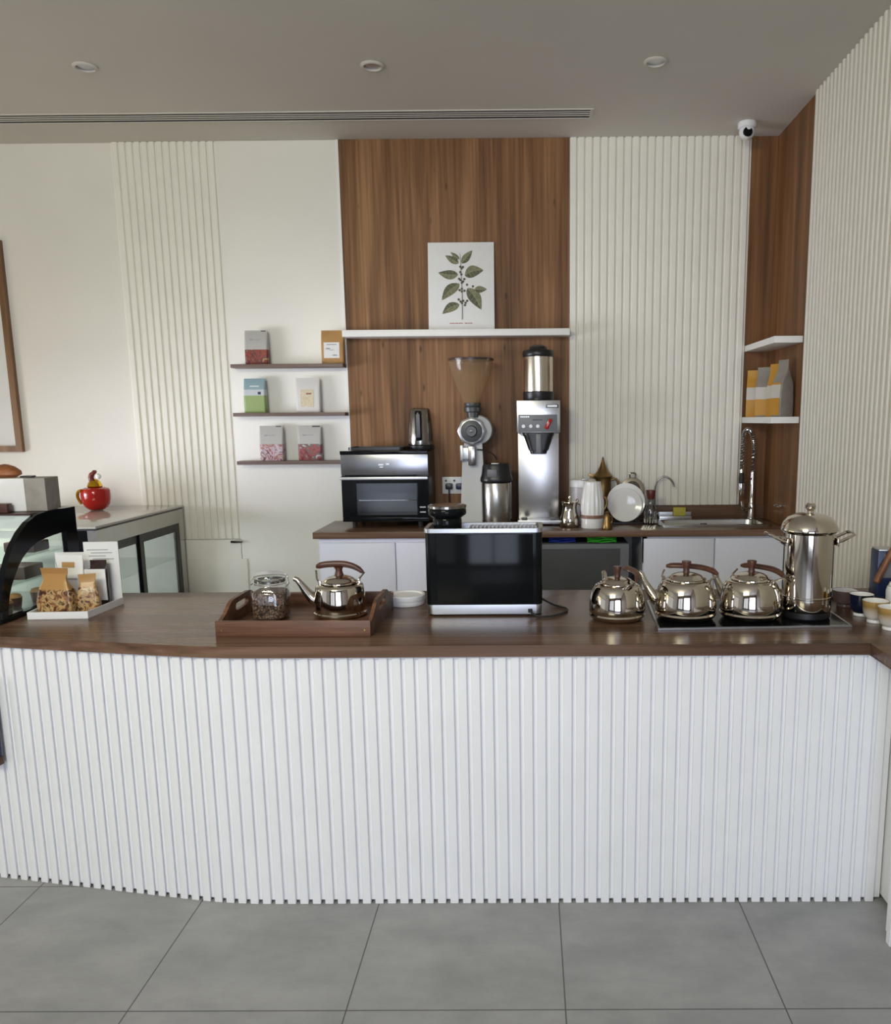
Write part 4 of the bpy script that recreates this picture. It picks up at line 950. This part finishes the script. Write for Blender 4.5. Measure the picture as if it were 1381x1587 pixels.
# ------------------------------------------------------------------ coffee brewer and server
t = thing('coffee_brewer', 'stainless steel coffee brewer with black filter basket and red switch', 'coffee machine', (.060, 4.855, BT))
MB().box(-.130, .130, 0, .30, .560, .752, .004).build('head', 'steel_soft', t)
MB().box(-.125, .125, .10, .30, .035, .5595, .003).build('column', metal('brewer_steel', (.52, .51, .50, 1), .27, streak=(3, 3, 3)), t)
MB().box(-.130, .130, .0, .30, .0075, .0345, .006).build('base', 'silver', t)
for x in (-.10, .10):
    for yv in (.03, .27): MB().lathe([(0, .0005), (.014, .0005), (.014, .0075), (0, .0075)], 14, (x, yv, 0)).build('foot', 'rubber', t)
MB().box(-.120, .112, -.004, -.0003, .567, .668, .001).build('control_panel', 'grey', t)
m = MB()
for x in (-.088, -.042, .0):
    m.lathe([(0, 0), (.011, 0), (.010, .003), (0, .0035)], 18); 
m = MB()
for x in (-.090, -.046, -.004):
    c = MB().lathe([(0, 0), (.011, 0), (.010, .003), (0, .0035)], 18); c.xf(Matrix.Translation((x, -.0042, .600)) @ rx); m.join(c)
m.build('button', 'plastic_white', t)
MB().box(-.035, .022, -.0055, -.0042, .634, .641).build('display', 'black', t)
m = MB()
for k in range(5): m.box(-.108+.011*k, -.100+.011*k, -.0052, -.0042, .652, .659)
m.build('lettering', 'silver', t)
m = MB().box(-.012, .012, -.018, -.0042, -.032, .034, .006); m.xf(Matrix.Translation((.058, 0, .612)) @ Matrix.Rotation(radians(28), 4, 'Y')); m.build('red_switch', 'red', t)
MB().box(.045, .118, -.003, -.0003, .708, .728, .001).build('name_plate', 'black', t)
MB().box(.052, .111, -.0042, -.0031, .712, .724).build('name_lettering', 'plastic_white', t)
m = MB().rings([[(x, y-.0, z) for x, y in rrect(2*a, .17, min(a, .08)*.5, 4, 0, .085+dy)] for a, z, dy in ((.048, .435, .005), (.054, .455, .005), (.060, .458, .0), (.088, .538, -.0), (.095, .548, 0), (.095, .5585, 0))]); m.build('filter_basket', 'black', t)
MB().box(-.016, .016, -.032, .002, .440, .555, .006).build('basket_handle', 'grey', t)
m = MB()
for x in (-.088, .088): m.box(x-.018, x+.018, .004, .026, .0347, .052, .004)
m.build('locating_stop', 'grey', t)
t = thing('thermal_server', 'steel thermal server with black lid standing on the brewer', 'vacuum flask', (.062, 4.985, BT+.7525))
MB().lathe([(0, 0), (.092, 0), (.094, .004), (.094, .05), (.09, .054), (0, .054)], 48).build('base', 'black', t)
MB().lathe([(0, .0545), (.089, .0545), (.0895, .06), (.0895, .258), (0, .259)], 56).build('body', metal('server_steel', (.74, .68, .58, 1), .2, streak=(60, 60, 3)), t)
MB().lathe([(0, .2595), (.092, .2595), (.095, .264), (.095, .288), (.088, .298), (.055, .303), (.05, .318), (.03, .328), (0, .330)], 48).build('lid', 'black', t)

# ------------------------------------------------------------------ things right of the brewer
t = thing('cream_jug', 'small polished steel lidded jug right of the brewer', 'jug', (.245, 4.80, BT+.0005))
MB().lathe([(0, 0), (.052, 0), (.057, .006), (.059, .035), (.055, .062), (.044, .095), (.041, .12), (.046, .142), (.048, .146), (0, .147)], 44).build('body', 'dark_steel' if False else 'steel', t)
lid = MB().lathe([(0, .1475), (.050, .1475), (.049, .153), (.03, .160), (0, .162)], 36).build('lid', 'steel', t)
MB().lathe([(0, .162), (.007, .163), (.012, .174), (.010, .184), (0, .188)], 20).build('knob', 'steel', lid)
MB().tube(smooth([(.046, 0, .14), (.064, 0, .13), (.066, 0, .08), (.056, 0, .05)]), .005, 8).build('handle', 'steel', t)
MB().lathe([(0, 0), (.007, 0), (.009, .012), (0, .022)], 14, (.045, 0, .150)).build('thumb_rest', 'steel', t)
def ribbed(prof, n, ribs, amp, twist=0):
    m = MB(); R = []
    for r, z, k in prof: R.append([((r*(1+amp*k*cos(ribs*(2*pi*i/n)+twist*z))*cos(2*pi*i/n)), (r*(1+amp*k*cos(ribs*(2*pi*i/n)+twist*z))*sin(2*pi*i/n)), z) for i in range(n)])
    return m.rings(R)
t = thing('ribbed_jug', 'white ribbed ceramic coffee jug with brown band and brass handle', 'jug', (.378, 4.765, BT+.0005))
ribbed([(.066, 0, 0), (.068, .006, 0), (.066, .03, .0), (.067, .058, 0)], 96, 16, .03).build('base', 'ceramic', t)
MB().lathe([(.066, .0585), (.0685, .060), (.0685, .076), (.066, .0775)], 48, cap=True).build('band', 'brown_rim', t)
ribbed([(.066, .078, .3), (.069, .11, 1), (.066, .16, 1), (.058, .21, 1), (.052, .25, .7), (.049, .268, .2), (.050, .274, 0), (.044, .2745, 0)], 96, 16, .035).build('body', 'ceramic', t)
MB().tube(smooth([(.058, .0, .185), (.080, .0, .17), (.083, .0, .135), (.066, .0, .10)]), [.008]*19, 10).build('handle', 'brass', t)
t = thing('brass_pot', 'tiny brass coffee pot with flared foot beside the ribbed white jug', 'coffee pot', (.458, 4.685, BT+.0005))
MB().lathe([(0, 0), (.030, 0), (.032, .006), (.026, .03), (.020, .055), (.018, .075), (.013, .085), (.010, .09), (.012, .096), (.006, .104), (0, .106)], 30).build('body', 'brass', t)
MB().tube(smooth([(.018, 0, .075), (.028, 0, .07), (.03, 0, .05), (.024, 0, .035)]), .0035, 8).build('handle', 'brass', t)
t = thing('flask', 'pale grey lidded flask standing behind the ribbed white jug', 'jug', (.335, 4.985, BT+.0005))
MB().lathe([(0, 0), (.078, 0), (.080, .01), (.080, .225), (0, .226)], 48).build('body', plain('flask_grey', srgb(196, 190, 194), .3, var=.02), t)
MB().lathe([(0, .2265), (.082, .2265), (.083, .232), (.082, .262), (.076, .270), (0, .272)], 48).build('lid', 'plastic_white', t)
MB().tube(smooth([(.076, -.02, .21), (.090, -.025, .19), (.092, -.025, .10), (.078, -.02, .05)]), .009, 10).build('handle', 'plastic_white', t)
MB().box(-.01, .03, -.085, -.04, .2725, .279, .003).build('spout_button', 'silver', t)
t = thing('dallah', 'tall brass coffee pot with spired lid behind the white plates', 'coffee pot', (.470, 5.108, BT+.0005))
MB().lathe([(0, 0), (.050, 0), (.058, .01), (.060, .06), (.056, .12), (.052, .17), (.053, .22), (.052, .265), (.055, .272), (0, .273)], 40).build('body', 'brass', t)
MB().lathe([(0, .2735), (.062, .2735), (.064, .282), (.05, .296), (.034, .316), (.02, .345), (.010, .372), (.005, .398), (0, .405)], 36).build('lid', 'brass', t)
MB().prism([(-.05, .262), (-.092, .285), (-.092, .298), (-.04, .29)], 'y', -.016, .016, bev=.003).build('spout', 'brass', t)
MB().tube(smooth([(.05, 0, .255), (.085, 0, .262), (.098, 0, .22), (.09, 0, .14), (.062, 0, .09)]), .0075, 10).build('handle', 'brass', t)
# plates in a rack
t = thing('dish_rack', 'black wire dish rack holding the plates', 'dish rack', (.605, 4.97, BT+.0005))
m = MB().frame(rrect(.22, .13, .02), rrect(.205, .115, .015), 'z', .002, .010)
for k in range(6):
    x = -.09+k*.036; m.tube([(x, -.06, .006), (x, .06, .006)], .002, 6)
for yv, hz in ((-.0585, .5), (.058, 1)): m.tube(smooth([(-.10, yv, .006), (-.09, yv, .020*hz), (0, yv, .022*hz), (.09, yv, .020*hz), (.10, yv, .006)], 4), .002, 6)
m.build('wire_frame', 'black', t)
def plate(label, x, y, r, z, lean_, grp):
    m = MB().lathe([(0, 0), (r*.55, 0), (r*.6, .003), (r*.72, .006), (r*.97, .014), (r, .017), (r*.985, .019), (r*.7, .011), (r*.6, .008), (0, .007)], 64)
    m.xf(Matrix.Translation((0, 0, r)) @ Matrix.Rotation(radians(90-lean_), 4, 'X'))
    return tag(m.build('plate', 'ceramic', None, (x, y, z)), label, 'plate', grp)
plate('larger white plate leaning at the back of the dish rack', 0.600, 4.972, .118, BT+.0105, 9, 'white plates in the dish rack')
plate('smaller white plate leaning in front of the larger one', .592, 4.938, .104, BT+.0105, 9, 'white plates in the dish rack')
t = thing('pan_lid', 'round glass pan lid with dark rim propped behind the plates', 'pan lid', (.660, 5.118, BT+.0005))
def lidpart(prof): return MB().lathe(prof, 48).xf(Matrix.Translation((0, 0, .2)) @ Matrix.Rotation(radians(82), 4, 'X'))
lidpart([(.062, 0), (.070, 0), (.071, .006), (.062, .008)]).build('rim', metal('lid_rim', (.42, .37, .29, 1), .3), t)
lidpart([(0, .016), (.03, .013), (.062, .004), (.062, .001), (.03, .009), (0, .012)]).build('glass_dome', plain('smoky_lid', srgb(96, 92, 88), .15, var=.2, nscale=30), t)
MB().box(-.02, .02, -.004, .006, .0, .13, .002).build('stand_leg', 'black', t)
m = MB().tube(smooth([(-.016, 0, .268), (-.016, 0, .296), (.016, 0, .296), (.016, 0, .268)]), .005, 8); m.build('hanging_loop', 'dark_steel', t)
t = thing('glass_bottle', 'small glass bottle with dark red stopper beside the plates', 'bottle', (.745, 4.90, BT+.0005))
MB().lathe([(0, 0), (.034, 0), (.037, .005), (.037, .085), (.030, .108), (.020, .122), (.018, .150), (.020, .155), (0, .1555)], 36).build('body', glass('bottle_glass', (.55, .57, .59, 1), .14), t)
MB().lathe([(0, .156), (.022, .156), (.026, .176), (.030, .205), (.028, .209), (0, .2095)], 24).build('stopper', plain('red_stopper', srgb(98, 40, 32), .4), t)
m = MB()
for k in range(14):
    a = 2*pi*k/14; m.tube([(.0378*cos(a), .0378*sin(a), .01), (.0378*cos(a), .0378*sin(a), .08)], .0022, 6)
m.build('cut_ridges', 'chrome', t)
# taps
t = thing('drinking_water_tap', 'thin chrome swan neck tap left of the sink', 'tap', (.805, 5.125, BT+.0005))
MB().lathe([(0, 0), (.018, 0), (.018, .006), (.010, .012), (.010, .05), (0, .051)], 20).build('base', 'chrome', t)
pts = smooth([(0, 0, .05), (0, 0, .15), (0, -.001, .20), (.02, -.004, .252), (.055, -.008, .275), (.09, -.012, .262), (.112, -.014, .235), (.118, -.015, .212)])
MB().tube(pts, .0055, 10).build('neck', 'dark_steel', t)
MB().tube([(.01, 0, .035), (.03, -.005, .04)], .004, 8).build('lever', 'chrome', t)
t = thing('spring_tap', 'tall chrome spring neck kitchen tap at the right end of the sink', 'tap', (1.425, 5.128, BT+.0005))
MB().lathe([(0, 0), (.026, 0), (.027, .008), (.022, .015), (.021, .085), (.018, .10), (.0145, .11), (.013, .30), (0, .302)], 28).build('body', 'chrome', t)
c_ = [(0, 0, .30), (0, -.002, .42), (-.004, -.005, .49), (-.028, -.02, .552), (-.05, -.03, .565), (-.072, -.04, .548), (-.084, -.05, .49), (-.086, -.055, .40), (-.086, -.058, .30)]
cs = smooth(c_, 8)
MB().tube(cs, .006, 8).build('hose', 'black', t)
spg = []; tot = len(cs)-1; turns = 46
for i in range(turns*10+1):
    u = i/(turns*10)*tot; k = min(int(u), tot-1); p = cs[k].lerp(cs[k+1], u-k); tn = (cs[k+1]-cs[k]).normalized(); a = Vector((0, 1, 0)); a = (a-tn*a.dot(tn)).normalized(); b_ = tn.cross(a)
    th = 2*pi*i/10; spg.append(p+.0125*(cos(th)*a+sin(th)*b_))
MB().tube(spg, .0024, 5).build('spring', 'chrome', t)
sh = MB().lathe([(0, .0), (.013, 0), (.016, .01), (.018, .05), (.014, .10), (.012, .16), (0, .16)], 24, (-.086, -.058, .155)).build('spray_head', 'chrome', t)
MB().lathe([(0, .232), (.0165, .232), (.017, .27), (.013, .30), (0, .30)], 20, (-.086, -.058, 0)).build('spray_grip', 'rubber', t)
MB().tube([(0, 0, .26), (-.04, -.028, .252), (-.086, -.056, .245)], .0065, 8).build('holder_arm', 'chrome', t)
MB().tube(smooth([(-.004, -.01, .075), (-.04, -.03, .065), (-.07, -.045, .075), (-.078, -.05, .12)]), .010, 10).build('lower_spout', 'chrome', t)
t = thing('wall_hook', 'small chrome bar hook on the wood lining above the sink', 'hook', (1.5175, 4.83, 1.055))
m = MB().tube([(-.022, -.055, .008), (-.024, 0, .01), (-.022, .055, .008)], .006, 10); m.build('bar', 'chrome', t)
m = MB().box(-.022, -.0005, -.04, -.028, .002, .016, .002).box(-.022, -.0005, .028, .04, .002, .016, .002); m.build('bracket', 'chrome', t)
t = thing('sponge_holder', 'low grey metal sponge tray behind the sink', 'sponge holder', (.940, 5.137, BT+.0005))
MB().box(-.105, .105, -.017, .017, 0, .020, .003).build('tray', 'steel_soft', t)
MB().box(-.105, .105, .012, .016, .0203, .045, .001).build('back_rail', 'silver', t)
tag(MB().box(-.04, .04, -.013, .010, 0, .055, .006).build('sponge', 'sponge', None, (.965, 5.135, BT+.0215)), 'yellow sponge standing in the grey holder behind the sink', 'sponge')
